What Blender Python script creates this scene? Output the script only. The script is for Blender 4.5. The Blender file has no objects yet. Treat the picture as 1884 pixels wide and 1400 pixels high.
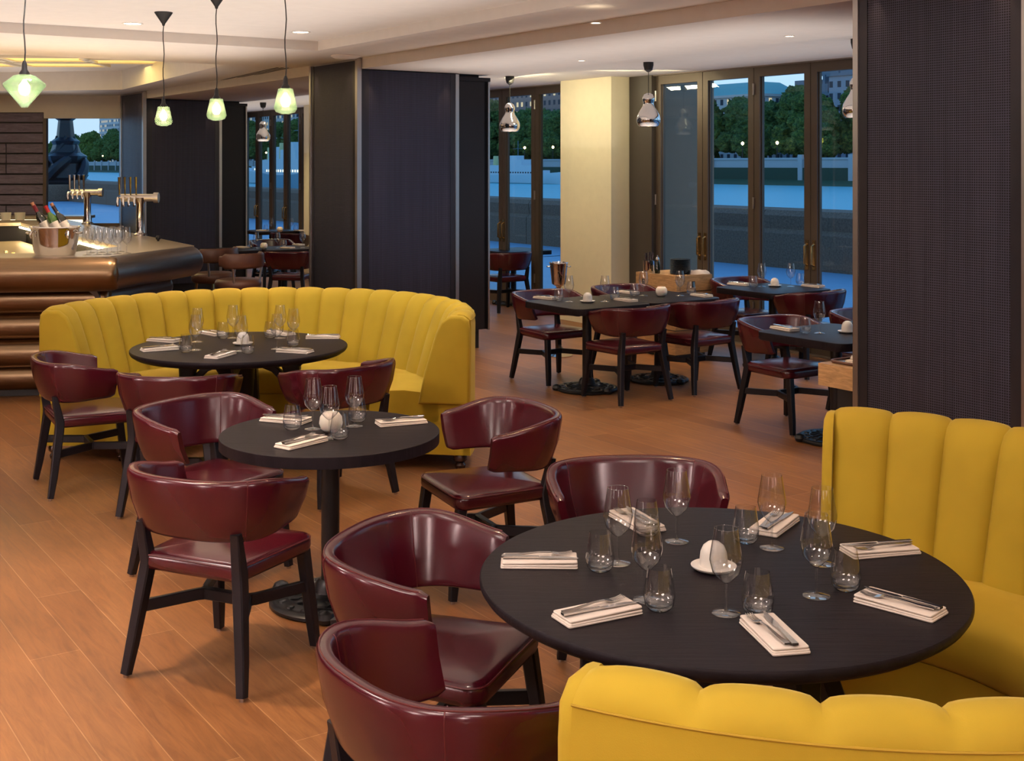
import bpy, math, random
from mathutils import Vector, Matrix, noise
from mathutils.geometry import tessellate_polygon
PI = math.pi
random.seed(7)
sc = bpy.context.scene
C = sc.collection

# ---------------------------------------------------------------- camera, world, big lights, exposure
FPX, CXP, HY, CAMZ = 2270.0, 942.0, 302.0, 1.92     # focal length in px of the 1884 px frame, principal column, horizon row, eye height
cam_d = bpy.data.cameras.new('camera'); cam = bpy.data.objects.new('camera', cam_d); C.objects.link(cam)
cam.location = (0, 0, CAMZ); cam.rotation_euler = (PI/2, 0, 0)
cam_d.sensor_width = 36.0; cam_d.lens = 36.0*FPX/1884.0
cam_d.shift_y = -(700.0-HY)/1884.0
cam_d.clip_end = 3000
sc.camera = cam

wd = bpy.data.worlds.new('dusk_sky'); sc.world = wd; wd.use_nodes = True
nt = wd.node_tree; nt.nodes.clear()
n_out = nt.nodes.new('ShaderNodeOutputWorld'); n_bg = nt.nodes.new('ShaderNodeBackground')
n_tc = nt.nodes.new('ShaderNodeTexCoord'); n_sep = nt.nodes.new('ShaderNodeSeparateXYZ'); n_cr = nt.nodes.new('ShaderNodeValToRGB')
nt.links.new(n_tc.outputs['Generated'], n_sep.inputs[0]); nt.links.new(n_sep.outputs['Z'], n_cr.inputs[0])
nt.links.new(n_cr.outputs[0], n_bg.inputs[0]); nt.links.new(n_bg.outputs[0], n_out.inputs[0])
cr = n_cr.color_ramp
cr.elements[0].position = 0.0; cr.elements[0].color = (0.56, 0.72, 0.90, 1)
cr.elements[1].position = 1.0; cr.elements[1].color = (0.10, 0.30, 0.80, 1)
e = cr.elements.new(0.10); e.color = (0.50, 0.74, 1.0, 1)
e = cr.elements.new(0.35); e.color = (0.22, 0.55, 1.0, 1)
n_bg.inputs[1].default_value = 1.25

sc.view_settings.view_transform = 'Standard'; sc.view_settings.look = 'None'
sc.view_settings.exposure = 0.0; sc.view_settings.gamma = 1.0
sc.view_settings.use_curve_mapping = False
sc.cycles.use_denoising = True
sc.cycles.max_bounces = 10; sc.cycles.transparent_max_bounces = 24
sc.cycles.diffuse_bounces = 5; sc.cycles.glossy_bounces = 5; sc.cycles.transmission_bounces = 8
sc.cycles.sample_clamp_indirect = 6.0; sc.cycles.caustics_reflective = False; sc.cycles.caustics_refractive = False

ROT = math.radians(34.2)                      # the building's own axes: q runs to the river windows, s runs along them
U = (math.cos(ROT), math.sin(ROT)); V = (-math.sin(ROT), math.cos(ROT))
def QS(q, s, z=0.0): return Vector((q*U[0]+s*V[0], q*U[1]+s*V[1], z))
def F(px, py, z=0.0):                          # a seen point that lies at height z
    Y = FPX*(CAMZ-z)/(py-HY); return Vector(((px-CXP)/FPX*Y, Y, z))
def AT(px, py, Y): return Vector(((px-CXP)/FPX*Y, Y, CAMZ-(py-HY)/FPX*Y))

DEEP = (1.0, 0.60, 0.32); COOL = (1.0, .92, .86); WARM = (1.0, 0.70, 0.46); NEUTRAL = (1.0, 0.84, 0.76)
def light(name, kind, loc, energy, color, rot=(0, 0, 0), **kw):
    d = bpy.data.lights.new(name, kind); o = bpy.data.objects.new(name, d); C.objects.link(o)
    o.location = loc; o.rotation_euler = rot; d.energy = energy; d.color = color
    for k, v in kw.items(): setattr(d, k, v)
    return o
ZA, Z3, Z2, Z1 = 3.04, 2.955, 2.85, 2.95      # ceiling levels: recess, soffit, low slab over the columns, slab by the windows
# ceiling fill panels added out of view behind the viewpoint (their housings are built with the ceiling)
FILL_PANELS = [((-1.9, 0.2), 1.8, 1.2, 85, NEUTRAL), ((1.1, -0.9), 1.4, 1.0, 70, NEUTRAL), ((-3.4, 3.3), 0.9, 0.9, 85, NEUTRAL)]
for (lx, ly), w, h, en, col in FILL_PANELS:
    light('panel_fill', 'AREA', (lx, ly, ZA-0.035), en, col, (0, 0, ROT), shape='RECTANGLE', size=w, size_y=h)
# fill lights (one-sided, facing up) added to brighten the pale ceiling; no lamps there
UPL = [(QS(0.6, 6.2, 2.12), 8.0, 11.0, 260), (QS(7.9, 9.0, 2.12), 2.6, 9.0, 36), (QS(1.2, 15.6, 2.12), 7.0, 6.0, 85), (QS(8.3, 18.8, 2.12), 1.8, 8.0, 26), (QS(6.3, 8.0, 2.12), 1.2, 5.0, 16)]
for p, w, h, en in UPL:
    light('ceiling_fill', 'AREA', p, en, (1.0, .90, .84), (PI, 0, ROT), shape='RECTANGLE', size=w, size_y=h, spread=math.radians(125))
# tall fill panels added unseen behind the viewpoint for soft highlights on the leather
WALLP = [((-1.6, -2.97), 0.35, 1.5, 120, 'b'), ((2.2, -2.97), 0.35, 1.5, 85, 'b'), ((-5.97, 1.6), 0.35, 1.5, 130, 'l'), ((-5.97, 6.0), 0.35, 1.5, 110, 'l')]
for (q, s), w, h, en, side in WALLP:
    off = (0, .06) if side == 'b' else (.06, 0)
    light('wall_fill', 'AREA', QS(q+off[0], s+off[1], 1.75), en, (1.0, .84, .88), (PI/2, 0, ROT+(PI if side == 'b' else PI/2)), shape='RECTANGLE', size=w, size_y=h)
# recessed downlights: (x, y, ceiling height, watts, colour, cone in degrees)
DOWN = [(-2.05, 4.55, ZA, 320, WARM, 74), (-2.3, 6.1, ZA, 115, COOL, 90), (-3.02, 9.82, ZA, 120, WARM, 105), (-1.79, 10.45, ZA, 120, WARM, 105),
        (0.30, 5.5, ZA, 110, DEEP, 100), (-1.0, 8.1, ZA, 120, COOL, 100), (-0.55, 2.2, ZA, 70, NEUTRAL, 100),
        (0.623, 11.05, Z2, 90, WARM, 95), (2.01, 8.94, Z2, 90, WARM, 95), (0.55, 8.1, Z2, 80, WARM, 95), (1.25, 6.6, Z2, 90, DEEP, 95), (2.9, 3.9, Z2, 50, DEEP, 95),
        (2.2, 2.2, Z2, 50, DEEP, 95)]
# ---------------------------------------------------------------- mesh helpers
class MB:
    def __init__(s): s.v = []; s.f = []
    def add(s, vs, fs, mat=None):
        o = len(s.v)
        s.v += [tuple(mat @ Vector(p)) if mat else tuple(p) for p in vs]; s.f += [tuple(i+o for i in f) for f in fs]; return s
    def box(s, c, d, rz=0, mat=None):
        x, y, z = d[0]/2, d[1]/2, d[2]/2
        vs = [(sx*x, sy*y, sz*z) for sx in (-1, 1) for sy in (-1, 1) for sz in (-1, 1)]
        fs = [(0, 1, 3, 2), (4, 6, 7, 5), (0, 4, 5, 1), (2, 3, 7, 6), (0, 2, 6, 4), (1, 5, 7, 3)]
        m = Matrix.Translation(c) @ Matrix.Rotation(rz, 4, 'Z')
        return s.add(vs, fs, (mat @ m) if mat else m)
    def b(s, x0, x1, y0, y1, z0, z1): return s.box(((x0+x1)/2, (y0+y1)/2, (z0+z1)/2), (x1-x0, y1-y0, z1-z0))
    def loft(s, loops, closed=True, cap=True, ring=False, mat=None):
        n = len(loops[0]); vs = [p for l in loops for p in l]; fs = []
        m = n if closed else n-1; R = len(loops) if ring else len(loops)-1
        for i in range(R):
            a, b = i*n, ((i+1) % len(loops))*n
            for j in range(m):
                k = (j+1) % n; fs.append((a+j, a+k, b+k, b+j))
        if cap and not ring:
            fs.append(tuple(range(n-1, -1, -1))); o = (len(loops)-1)*n; fs.append(tuple(range(o, o+n)))
        return s.add(vs, fs, mat)
    def lathe(s, prof, c=(0, 0, 0), seg=24, mat=None, flute=0, fa=0.0, cap=True):
        loops = []
        for r, z in prof:
            loops.append([(c[0]+r*(1+fa*math.cos(flute*2*PI*j/seg))*math.cos(2*PI*j/seg), c[1]+r*(1+fa*math.cos(flute*2*PI*j/seg))*math.sin(2*PI*j/seg), c[2]+z) for j in range(seg)])
        return s.loft(loops, cap=cap, mat=mat)
    def cyl(s, c, r, h, seg=16, r2=None, mat=None): return s.lathe([(r, 0), (r if r2 is None else r2, h)], c, seg, mat)
    def tube(s, pts, r, seg=8, cap=True, up=None):
        P = [Vector(p) for p in pts]; loops = []; nrm = None
        for i, p in enumerate(P):
            t = (P[min(i+1, len(P)-1)]-P[max(i-1, 0)]).normalized()
            if nrm is None:
                a = Vector((0, 0, 1)) if abs(t.z) < .9 else Vector((1, 0, 0)); nrm = t.cross(a).normalized()
            nrm = (nrm-t*nrm.dot(t)).normalized(); bn = t.cross(nrm)
            rr = r[i] if isinstance(r, (list, tuple)) else r
            loops.append([tuple(p+nrm*rr*math.cos(2*PI*j/seg)+bn*rr*math.sin(2*PI*j/seg)) for j in range(seg)])
        return s.loft(loops, cap=cap)
    def bar(s, pts, w, d, side=(1, 0, 0)):     # rectangular bar through points; w along side, d across
        P = [Vector(p) for p in pts]; S0 = Vector(side); loops = []
        for i, p in enumerate(P):
            t = (P[min(i+1, len(P)-1)]-P[max(i-1, 0)]).normalized()
            sd = (S0-t*S0.dot(t)).normalized(); dd = t.cross(sd)
            ww = (w[i] if isinstance(w, (list, tuple)) else w)/2; e = (d[i] if isinstance(d, (list, tuple)) else d)/2; c = .25*min(ww, e)
            loops.append([tuple(p+sd*a+dd*b) for a, b in ((-ww+c, -e), (ww-c, -e), (ww, -e+c), (ww, e-c), (ww-c, e), (-ww+c, e), (-ww, e-c), (-ww, -e+c))])
        return s.loft(loops)
    def slab(s, out, z0, z1, bev=0.0, crown=0.0, mat=None, steps=3, botbev=None):   # horizontal slab of an outline, rounded edges
        n = len(out); cx = sum(p[0] for p in out)/n; cy = sum(p[1] for p in out)/n
        def inset(k):
            r = []
            for i in range(n):
                a, b, c = Vector(out[i-1]), Vector(out[i]), Vector(out[(i+1) % n])
                e1 = (b-a); e2 = (c-b)
                if e1.length < 1e-7: e1 = e2
                if e2.length < 1e-7: e2 = e1
                nn = Vector((-(e1.normalized()+e2.normalized()).y, (e1.normalized()+e2.normalized()).x))
                nn = nn.normalized() if nn.length > 1e-6 else Vector((cx, cy))-b
                r.append((b.x+nn.x*k, b.y+nn.y*k))
            return r
        bb = bev if botbev is None else botbev; L = []
        if bb > 0:
            for i in range(steps):
                a = PI/2*i/steps; L.append([(x, y, z0+bb*(1-math.cos(a))) for x, y in inset(bb*(1-math.sin(a)))])
        L.append([(x, y, z0+bb) for x, y in out]); 
        if bev > 0: L.append([(x, y, z1-bev) for x, y in out])
        for i in range(1, steps+1):
            if bev <= 0: break
            a = PI/2*i/steps; L.append([(x, y, z1-bev*(1-math.sin(a))) for x, y in inset(bev*(1-math.cos(a)))])
        if bev <= 0: L.append([(x, y, z1) for x, y in out])
        if crown:
            top = L[-1]
            for k in (.25, .5, .75, .93):
                L.append([(x+(cx-x)*k, y+(cy-y)*k, z1+crown*(1-(1-k)**2)) for x, y, _ in top])
        return s.loft(L, mat=mat)
    def build(s, name, mat, parent=None, smooth=35, loc=None, rz=None):
        me = bpy.data.meshes.new(name); me.from_pydata(s.v, [], s.f); me.materials.append(mat)
        if smooth is not None:
            me.polygons.foreach_set('use_smooth', [True]*len(me.polygons)); me.set_sharp_from_angle(angle=math.radians(smooth))
        me.update(); o = bpy.data.objects.new(name, me); C.objects.link(o)
        if parent: o.parent = parent
        if loc is not None: o.location = loc
        if rz is not None: o.rotation_euler = (0, 0, rz)
        return o
def rrect(w, h, r, n=5, cx=0, cy=0):
    o = []
    for (sx, sy, a0) in ((1, -1, -90), (1, 1, 0), (-1, 1, 90), (-1, -1, 180)):
        for i in range(n+1):
            a = math.radians(a0+90*i/n); o.append((cx+sx*(w/2-r)+r*math.cos(a), cy+sy*(h/2-r)+r*math.sin(a)))
    return o
def circ(r, n=64, cx=0, cy=0): return [(cx+r*math.cos(2*PI*i/n), cy+r*math.sin(2*PI*i/n)) for i in range(n)]
def lerp(a, b, t): return a+(b-a)*t

def tag(o, label, cat, group=None, kind=None):
    if label: o['label'] = label
    if cat: o['category'] = cat
    if group: o['group'] = group
    if kind: o['kind'] = kind
    return o
def thing(name, label, cat, loc=(0, 0, 0), rz=0, group=None, kind=None):
    o = bpy.data.objects.new(name, None); C.objects.link(o); o.empty_display_size = .1
    o.location = loc; o.rotation_euler = (0, 0, rz); return tag(o, label, cat, group, kind)
def dup(src, loc=None, rz=None, label=None, group=None, parent=None):
    c = src.copy(); C.objects.link(c)
    if parent is not None: c.parent = parent
    if loc is not None: c.location = loc
    if rz is not None: c.rotation_euler = (0, 0, rz)
    if label: c['label'] = label
    if group: c['group'] = group
    for ch in list(KIDS.get(src.name, src.children)): dup(ch, parent=c)
    return c
KIDS = {}
def freeze(o):                                   # remember a prototype's children once
    KIDS[o.name] = list(o.children)
    for ch in o.children: freeze(ch)
PROTO = {}
def place(kind, loc, rz, label, group):
    p = PROTO[kind]
    if not p[1]:
        p[1] = True; o = p[0]; o.location = loc; o.rotation_euler = (0, 0, rz); o['label'] = label; o['group'] = group; return o
    return dup(p[0], loc, rz, label, group)
def proto(kind, o): freeze(o); PROTO[kind] = [o, False]

# ---------------------------------------------------------------- materials
class NT:
    def __init__(s, name):
        s.m = bpy.data.materials.new(name); s.m.use_nodes = True; s.t = s.m.node_tree
        s.bs = s.t.nodes['Principled BSDF']; s.out = s.t.nodes['Material Output']
    def n(s, ty, **kw):
        x = s.t.nodes.new(ty)
        for k, v in kw.items(): setattr(x, k, v)
        return x
    def l(s, a, b): s.t.links.new(a, b)
    def coords(s, scale=(1, 1, 1), rot=(0, 0, 0), kind='Object'):
        tc = s.n('ShaderNodeTexCoord'); mp = s.n('ShaderNodeMapping'); s.l(tc.outputs[kind], mp.inputs[0])
        mp.inputs['Scale'].default_value = scale; mp.inputs['Rotation'].default_value = rot; return mp.outputs[0]
    def noise(s, vec, scale=5, detail=4, rough=.55, dist=0):
        x = s.n('ShaderNodeTexNoise'); s.l(vec, x.inputs['Vector']); x.inputs['Scale'].default_value = scale
        x.inputs['Detail'].default_value = detail; x.inputs['Roughness'].default_value = rough; x.inputs['Distortion'].default_value = dist; return x.outputs['Fac']
    def ramp(s, fac, stops):
        x = s.n('ShaderNodeValToRGB'); s.l(fac, x.inputs[0]); c = x.color_ramp
        c.elements[0].position = stops[0][0]; c.elements[0].color = (*stops[0][1], 1)
        c.elements[1].position = stops[-1][0]; c.elements[1].color = (*stops[-1][1], 1)
        for p, col in stops[1:-1]: e = c.elements.new(p); e.color = (*col, 1)
        return x.outputs[0]
    def mix(s, a, b, fac, mode='MIX'):
        x = s.n('ShaderNodeMix', data_type='RGBA', blend_type=mode)
        for k, v in ((0, fac), (6, a), (7, b)):
            if hasattr(v, 'links'): s.l(v, x.inputs[k])
            else: x.inputs[k].default_value = v if k == 0 else (*v, 1)
        return x.outputs[2]
    def bump(s, h, strength=.2, dist=.01, prev=None):
        x = s.n('ShaderNodeBump'); s.l(h, x.inputs['Height']); x.inputs['Strength'].default_value = strength; x.inputs['Distance'].default_value = dist
        if prev: s.l(prev, x.inputs['Normal'])
        s.l(x.outputs[0], s.bs.inputs['Normal']); return x.outputs[0]
    def set(s, **kw):
        for k, v in kw.items():
            k = k.replace('_', ' ')
            i = s.bs.inputs[k]
            if hasattr(v, 'links'): s.l(v, i)
            else: i.default_value = (*v, 1) if isinstance(v, tuple) and len(v) == 3 and i.type == 'RGBA' else v
        return s
def plain(name, col, rough=.5, metal=0.0, **kw):
    m = NT(name); v = m.coords(); f = m.noise(v, 9, 3)
    m.set(Base_Color=m.ramp(f, [(0.3, tuple(c*.975 for c in col)), (0.7, tuple(min(1, c*1.02) for c in col))]), Roughness=rough, Metallic=metal, **kw); return m.m
def emis(name, col, st):
    m = NT(name); m.set(Base_Color=col, Emission_Color=col, Emission_Strength=st); return m.m
M = {}
# oak floor, boards run along s
m = NT('oak_floor'); tc = m.n('ShaderNodeTexCoord'); sp = m.n('ShaderNodeSeparateXYZ'); cb = m.n('ShaderNodeCombineXYZ')
m.l(tc.outputs['Object'], sp.inputs[0]); m.l(sp.outputs[1], cb.inputs[0]); m.l(sp.outputs[0], cb.inputs[1])
br = m.n('ShaderNodeTexBrick'); m.l(cb.outputs[0], br.inputs['Vector'])
br.offset = .37; br.inputs['Scale'].default_value = 1.0; br.inputs['Brick Width'].default_value = 1.9; br.inputs['Row Height'].default_value = .19
br.inputs['Mortar Size'].default_value = .0022; br.inputs['Mortar Smooth'].default_value = .3; br.inputs['Bias'].default_value = 0.0
br.inputs['Color1'].default_value = (.225, .100, .037, 1); br.inputs['Color2'].default_value = (.32, .152, .058, 1); br.inputs['Mortar'].default_value = (.42, .25, .13, 1)
mp = m.n('ShaderNodeMapping'); m.l(cb.outputs[0], mp.inputs[0]); mp.inputs['Scale'].default_value = (1.6, 14, 1)
g = m.noise(mp.outputs[0], 2.2, 8, .65, .8)
mp2 = m.n('ShaderNodeMapping'); m.l(cb.outputs[0], mp2.inputs[0]); mp2.inputs['Scale'].default_value = (1.2, 2.2, 1)
g2 = m.noise(mp2.outputs[0], 1.6, 3, .5)
c1 = m.mix(br.outputs['Color'], m.ramp(g, [(0.32, (.50, .42, .36)), (.62, (1, 1, 1))]), 0.75, 'MULTIPLY')
c2 = m.mix(c1, m.ramp(g2, [(0.3, (.78, .74, .72)), (.7, (1.08, 1.02, .96))]), .7, 'MULTIPLY')
m.set(Base_Color=c2, Roughness=m.ramp(g, [(0.2, (.38, .38, .38)), (.8, (.52, .52, .52))]), Specular_IOR_Level=.35); m.bump(g, .08, .01); M['floor'] = m.m
# burgundy leather
m = NT('burgundy_leather'); v = m.coords(); f = m.noise(v, 5, 1.5, .4)
m.set(Base_Color=m.ramp(f, [(0.2, (.046, .0025, .008)), (.8, (.064, .0045, .010))]), Roughness=m.ramp(f, [(0.3, (.21, .21, .21)), (.7, (.25, .25, .25))]),
      Specular_IOR_Level=.55, Coat_Weight=.15, Coat_Roughness=.15)
M['leather'] = m.m
m = NT('brown_leather'); v = m.coords(); f = m.noise(v, 7, 5, .6)
m.set(Base_Color=m.ramp(f, [(0.25, (.07, .028, .018)), (.8, (.14, .06, .035))]), Roughness=.4); M['brown_leather'] = m.m
M['seam'] = plain('leather_piping', (.085, .008, .010), .42)
# yellow velvet
m = NT('yellow_velvet'); v = m.coords(); f = m.noise(v, 3, 3); f2 = m.noise(v, 400, 2)
m.set(Base_Color=m.ramp(f, [(0.3, (.40, .272, .010)), (.7, (.475, .328, .014))]), Roughness=.85, Sheen_Weight=.25, Sheen_Roughness=.4, Sheen_Tint=(.9, .75, .3)); m.bump(f2, .12, .002); M['velvet'] = m.m
M['velvet_dark'] = plain('velvet_piping', (.42, .27, .02), .9)
# black stained ash
def ash(name, base, scl=(2.0, 26, 2), r=.42, sp=.35, ior=1.45):
    m = NT(name); v = m.coords(scl); f = m.noise(v, 2.0, 8, .7, 1.2)
    m.set(Base_Color=m.ramp(f, [(0.35, tuple(c*.55 for c in base)), (.65, base)]), Roughness=r, Specular_IOR_Level=sp, IOR=ior); m.bump(f, .35, .004); return m.m
M['ash'] = ash('black_stained_ash', (.030, .026, .030))
M['ash_top'] = ash('black_ash_table_top', (.016, .012, .015), r=.42, sp=.2, ior=1.33)
M['leg'] = plain('black_painted_wood', (.008, .007, .010), .40, 0, Specular_IOR_Level=.3)
M['board'] = ash('charred_boards', (.21, .18, .25), (2.2, 2.2, 22), .5)
M['iron'] = plain('black_cast_iron', (.012, .012, .014), .35, .3)
M['steel'] = plain('polished_steel', (.60, .57, .55), .12, 1.0)
M['brushed'] = plain('brushed_steel', (.60, .57, .55), .32, 1.0)
M['brass'] = plain('brass', (.62, .44, .20), .22, 1.0)
M['chrome'] = plain('mirror_chrome', (.86, .84, .82), .04, 1.0)
# bar tubes : spun bronze
m = NT('bronze_tube'); v = m.coords((1, 1, 60)); f = m.noise(v, 6, 4)
m.set(Base_Color=m.ramp(f, [(0.3, (.21, .135, .075)), (.7, (.27, .18, .105))]), Metallic=1.0, Roughness=.30); M['bronze'] = m.m
m = NT('pewter_tube'); v = m.coords((1, 1, 60)); f = m.noise(v, 6, 4)
m.set(Base_Color=m.ramp(f, [(0.3, (.24, .22, .21)), (.7, (.32, .29, .28))]), Metallic=1.0, Roughness=.3); M['pewter'] = m.m
M['counter'] = plain('pewter_counter', (.52, .44, .33), .3, .7)
M['white_porcelain'] = plain('white_porcelain', (.80, .76, .70), .3)
M['candle'] = plain('frosted_white_glass', (.82, .76, .66), .5, 0, Subsurface_Weight=.2)
m = NT('linen'); v = m.coords(); f = m.noise(v, 60, 3); m.set(Base_Color=(.76, .67, .59), Roughness=.9); m.bump(f, .15, .002); M['linen'] = m.m
M['paint'] = plain('ceiling_paint', (.80, .755, .70), .7)
M['cream'] = plain('cream_plaster', (.80, .73, .55), .6)
M['wallpaint'] = plain('warm_wall_paint', (.20, .16, .14), .7)
M['black'] = plain('matt_black', (.012, .012, .012), .5)
M['bronze_frame'] = plain('bronze_window_frame', (.115, .088, .065), .40, .25)
M['oak'] = ash('pale_oak', (.58, .36, .17), (3, 3, 20), .5)
M['grey_render'] = plain('grey_render', (.30, .27, .25), .8)
M['cork'] = plain('cork', (.45, .22, .12), .8)
M['red_foil'] = plain('red_foil', (.45, .02, .02), .35)
M['paper'] = plain('label_paper', (.75, .70, .62), .8)
# thin clear glass: transparent + fresnel gloss
def thin_glass(name, tint=(1, 1, 1), edge=(.55, .55, .6), ior=1.5, rough=0.0, edgew=.25, boost=1.0):
    m = NT(name); m.t.nodes.remove(m.bs)
    tr = m.n('ShaderNodeBsdfTransparent'); gl = m.n('ShaderNodeBsdfGlossy'); gl.inputs['Roughness'].default_value = rough
    lw = m.n('ShaderNodeLayerWeight'); lw.inputs[0].default_value = edgew
    cm = m.mix(tint, edge, lw.outputs['Facing']); m.l(cm, tr.inputs[0])
    l2 = m.n('ShaderNodeLayerWeight'); l2.inputs[0].default_value = .5
    pw = m.n('ShaderNodeMath', operation='POWER'); m.l(l2.outputs['Facing'], pw.inputs[0]); pw.inputs[1].default_value = 5.0
    mm = m.n('ShaderNodeMath', operation='MULTIPLY_ADD', use_clamp=True); m.l(pw.outputs[0], mm.inputs[0]); mm.inputs[1].default_value = .9*boost; mm.inputs[2].default_value = ((ior-1)/(ior+1))**2*boost
    mx = m.n('ShaderNodeMixShader'); m.l(mm.outputs[0], mx.inputs[0]); m.l(tr.outputs[0], mx.inputs[1]); m.l(gl.outputs[0], mx.inputs[2])
    m.l(mx.outputs[0], m.out.inputs[0]); return m.m
M['pane'] = thin_glass('window_glass', (.93, .97, .98), (.8, .9, .92), 1.45)
M['glass'] = thin_glass('clear_glass', (.985, .985, .985), (.55, .55, .60), 1.6, 0.0, .15, 2.5)
M['green_glass'] = thin_glass('green_pressed_glass', (.93, 1.0, .95), (.22, .62, .40), 1.5, .03, .4, 1.6)
_g = M['green_glass'].node_tree; _tl = _g.nodes.new('ShaderNodeBsdfTranslucent'); _tl.inputs[0].default_value = (.62, .80, .62, 1); _mx = _g.nodes.new('ShaderNodeMixShader'); _mx.inputs[0].default_value = .16
_o = _g.nodes['Material Output']; _g.links.new(_o.inputs[0].links[0].from_socket, _mx.inputs[1]); _g.links.new(_tl.outputs[0], _mx.inputs[2]); _g.links.new(_mx.outputs[0], _o.inputs[0])
m = NT('dark_bottle_glass'); m.set(Base_Color=(.012, .016, .010), Roughness=.06, Specular_IOR_Level=.8); M['bottle'] = m.m
m = NT('green_bottle_glass'); m.set(Base_Color=(.05, .13, .015), Roughness=.06, Specular_IOR_Level=.8); M['bottle_green'] = m.m
M['bulb'] = emis('lit_bulb', (1.0, .74, .42), 22)
M['downlens'] = emis('lit_lens', (1.0, .80, .55), 14)
M['fill_glow'] = emis('fill_panel_glow', (1.0, .86, .78), 1.2)  # glowing face of the added fill panels out of view
M['led'] = emis('warm_led_strip', (1.0, .78, .42), 28)
M['backlit'] = emis('backlit_amber_panel', (1.0, .70, .20), .75)
M['streetlamp'] = emis('street_lamp_glow', (1.0, .62, .25), 30)
# perforated black screens: dots laid on the plane the panel lies in
def perforated(name, axes):
    m = NT(name); tc = m.n('ShaderNodeTexCoord'); sp = m.n('ShaderNodeSeparateXYZ'); cb = m.n('ShaderNodeCombineXYZ')
    m.l(tc.outputs['Object'], sp.inputs[0]); m.l(sp.outputs[axes[0]], cb.inputs[0]); m.l(sp.outputs[axes[1]], cb.inputs[1])
    vo = m.n('ShaderNodeTexVoronoi', voronoi_dimensions='2D'); m.l(cb.outputs[0], vo.inputs['Vector']); vo.inputs['Scale'].default_value = 75; vo.inputs['Randomness'].default_value = 0.0
    w = m.n('ShaderNodeMapRange'); m.l(vo.outputs['Distance'], w.inputs[0]); w.inputs[1].default_value = .30; w.inputs[2].default_value = .40
    mp = m.n('ShaderNodeMapping'); m.l(cb.outputs[0], mp.inputs[0]); mp.inputs['Scale'].default_value = (30, .6, 1)
    nz = m.noise(mp.outputs[0], 1.5, 2)
    met = m.mix((.035, .035, .052), (.085, .083, .125), nz)
    m.set(Base_Color=m.mix((.012, .012, .015), met, w.outputs[0]), Metallic=.55, Roughness=m.ramp(nz, [(0.3, (.36, .36, .36)), (.7, (.46, .46, .46))]))
    m.bump(w.outputs[0], .25, .003); return m.m
M['perf_v'] = perforated('perforated_screen_side', (1, 2)); M['perf_u'] = perforated('perforated_screen_front', (0, 2))
M['dark_panel'] = plain('dark_metal_panel', (.022, .021, .024), .38, .5)
M['screen_border'] = plain('screen_border', (.05, .048, .055), .3, .7)
# ---------------------------------------------------------------- the setting: floor, ceiling, walls, windows
def S(name, mb, mat, parent=None, smooth=None, label=None):
    o = mb.build(name, mat, parent, smooth)
    if parent is None: o.rotation_euler = (0, 0, ROT); o['kind'] = 'structure'
    if label: o['label'] = label
    return o
SE = 20.9
S('floor', MB().b(-6, 9.55, -3, 20.9, -.06, 0).b(7.2, 9.55, 20.9, 24.2, -.06, 0), M['floor'], label='oak plank floor laid on the diagonal')
cm = MB(); cm.b(-6.2, 7.3, -3.2, SE, 3.3, 3.36).b(7.3, 9.8, -3.2, 24.3, 3.3, 3.36).b(-6, 4.86, -3, 10.3, ZA, 3.3).b(-6, 5.54, 10.3, 10.32, Z3, 3.3)
cm.b(4.86, 5.54, -3, 10.3, Z3, 3.3); cm.b(5.54, 7.06, -3, SE, Z2, 3.3); cm.b(7.06, 9.7, -3, 24.2, Z1, 3.3)
outer = [(-6, 10.3), (5.54, 10.3), (5.54, SE), (-6, SE)]
cof = [(-3, 12.3), (4.75, 12.3), (5.15, 17.2), (4.3, 18.1), (2.15, 19.9), (-3, 19.9)]
tri = tessellate_polygon([[Vector((x, y, 0)) for x, y in outer], [Vector((x, y, 0)) for x, y in cof]])
pv = [(x, y, Z3) for x, y in outer+cof]; cm.add(pv, [tuple(t) for t in tri])
n = len(cof); cm.add([(x, y, Z3) for x, y in cof]+[(x, y, 3.22) for x, y in cof], [(i, (i+1) % n, (i+1) % n+n, i+n) for i in range(n)]+[tuple(range(n, 2*n))])
S('ceiling', cm, M['paint'], label='off-white stepped plaster ceiling')
S('wall_back', MB().b(-6, 9.6, -3.15, -3, 0, 3.2), M['wallpaint']); S('wall_left', MB().b(-6.15, -6, -3, SE, 0, 3.2), M['wallpaint'])
S('wall_far', MB().b(7.2, 9.6, 24.1, 24.25, 0, 3.2), M['wallpaint']); S('wall_side', MB().b(7.2, 7.3, 18.6, 24.1, 0, 3.2), M['wallpaint'])
S('wall_behind_bar', MB().b(-6, 3.2, 20.9, 21.05, 0, 3.2), M['wallpaint'])
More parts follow.
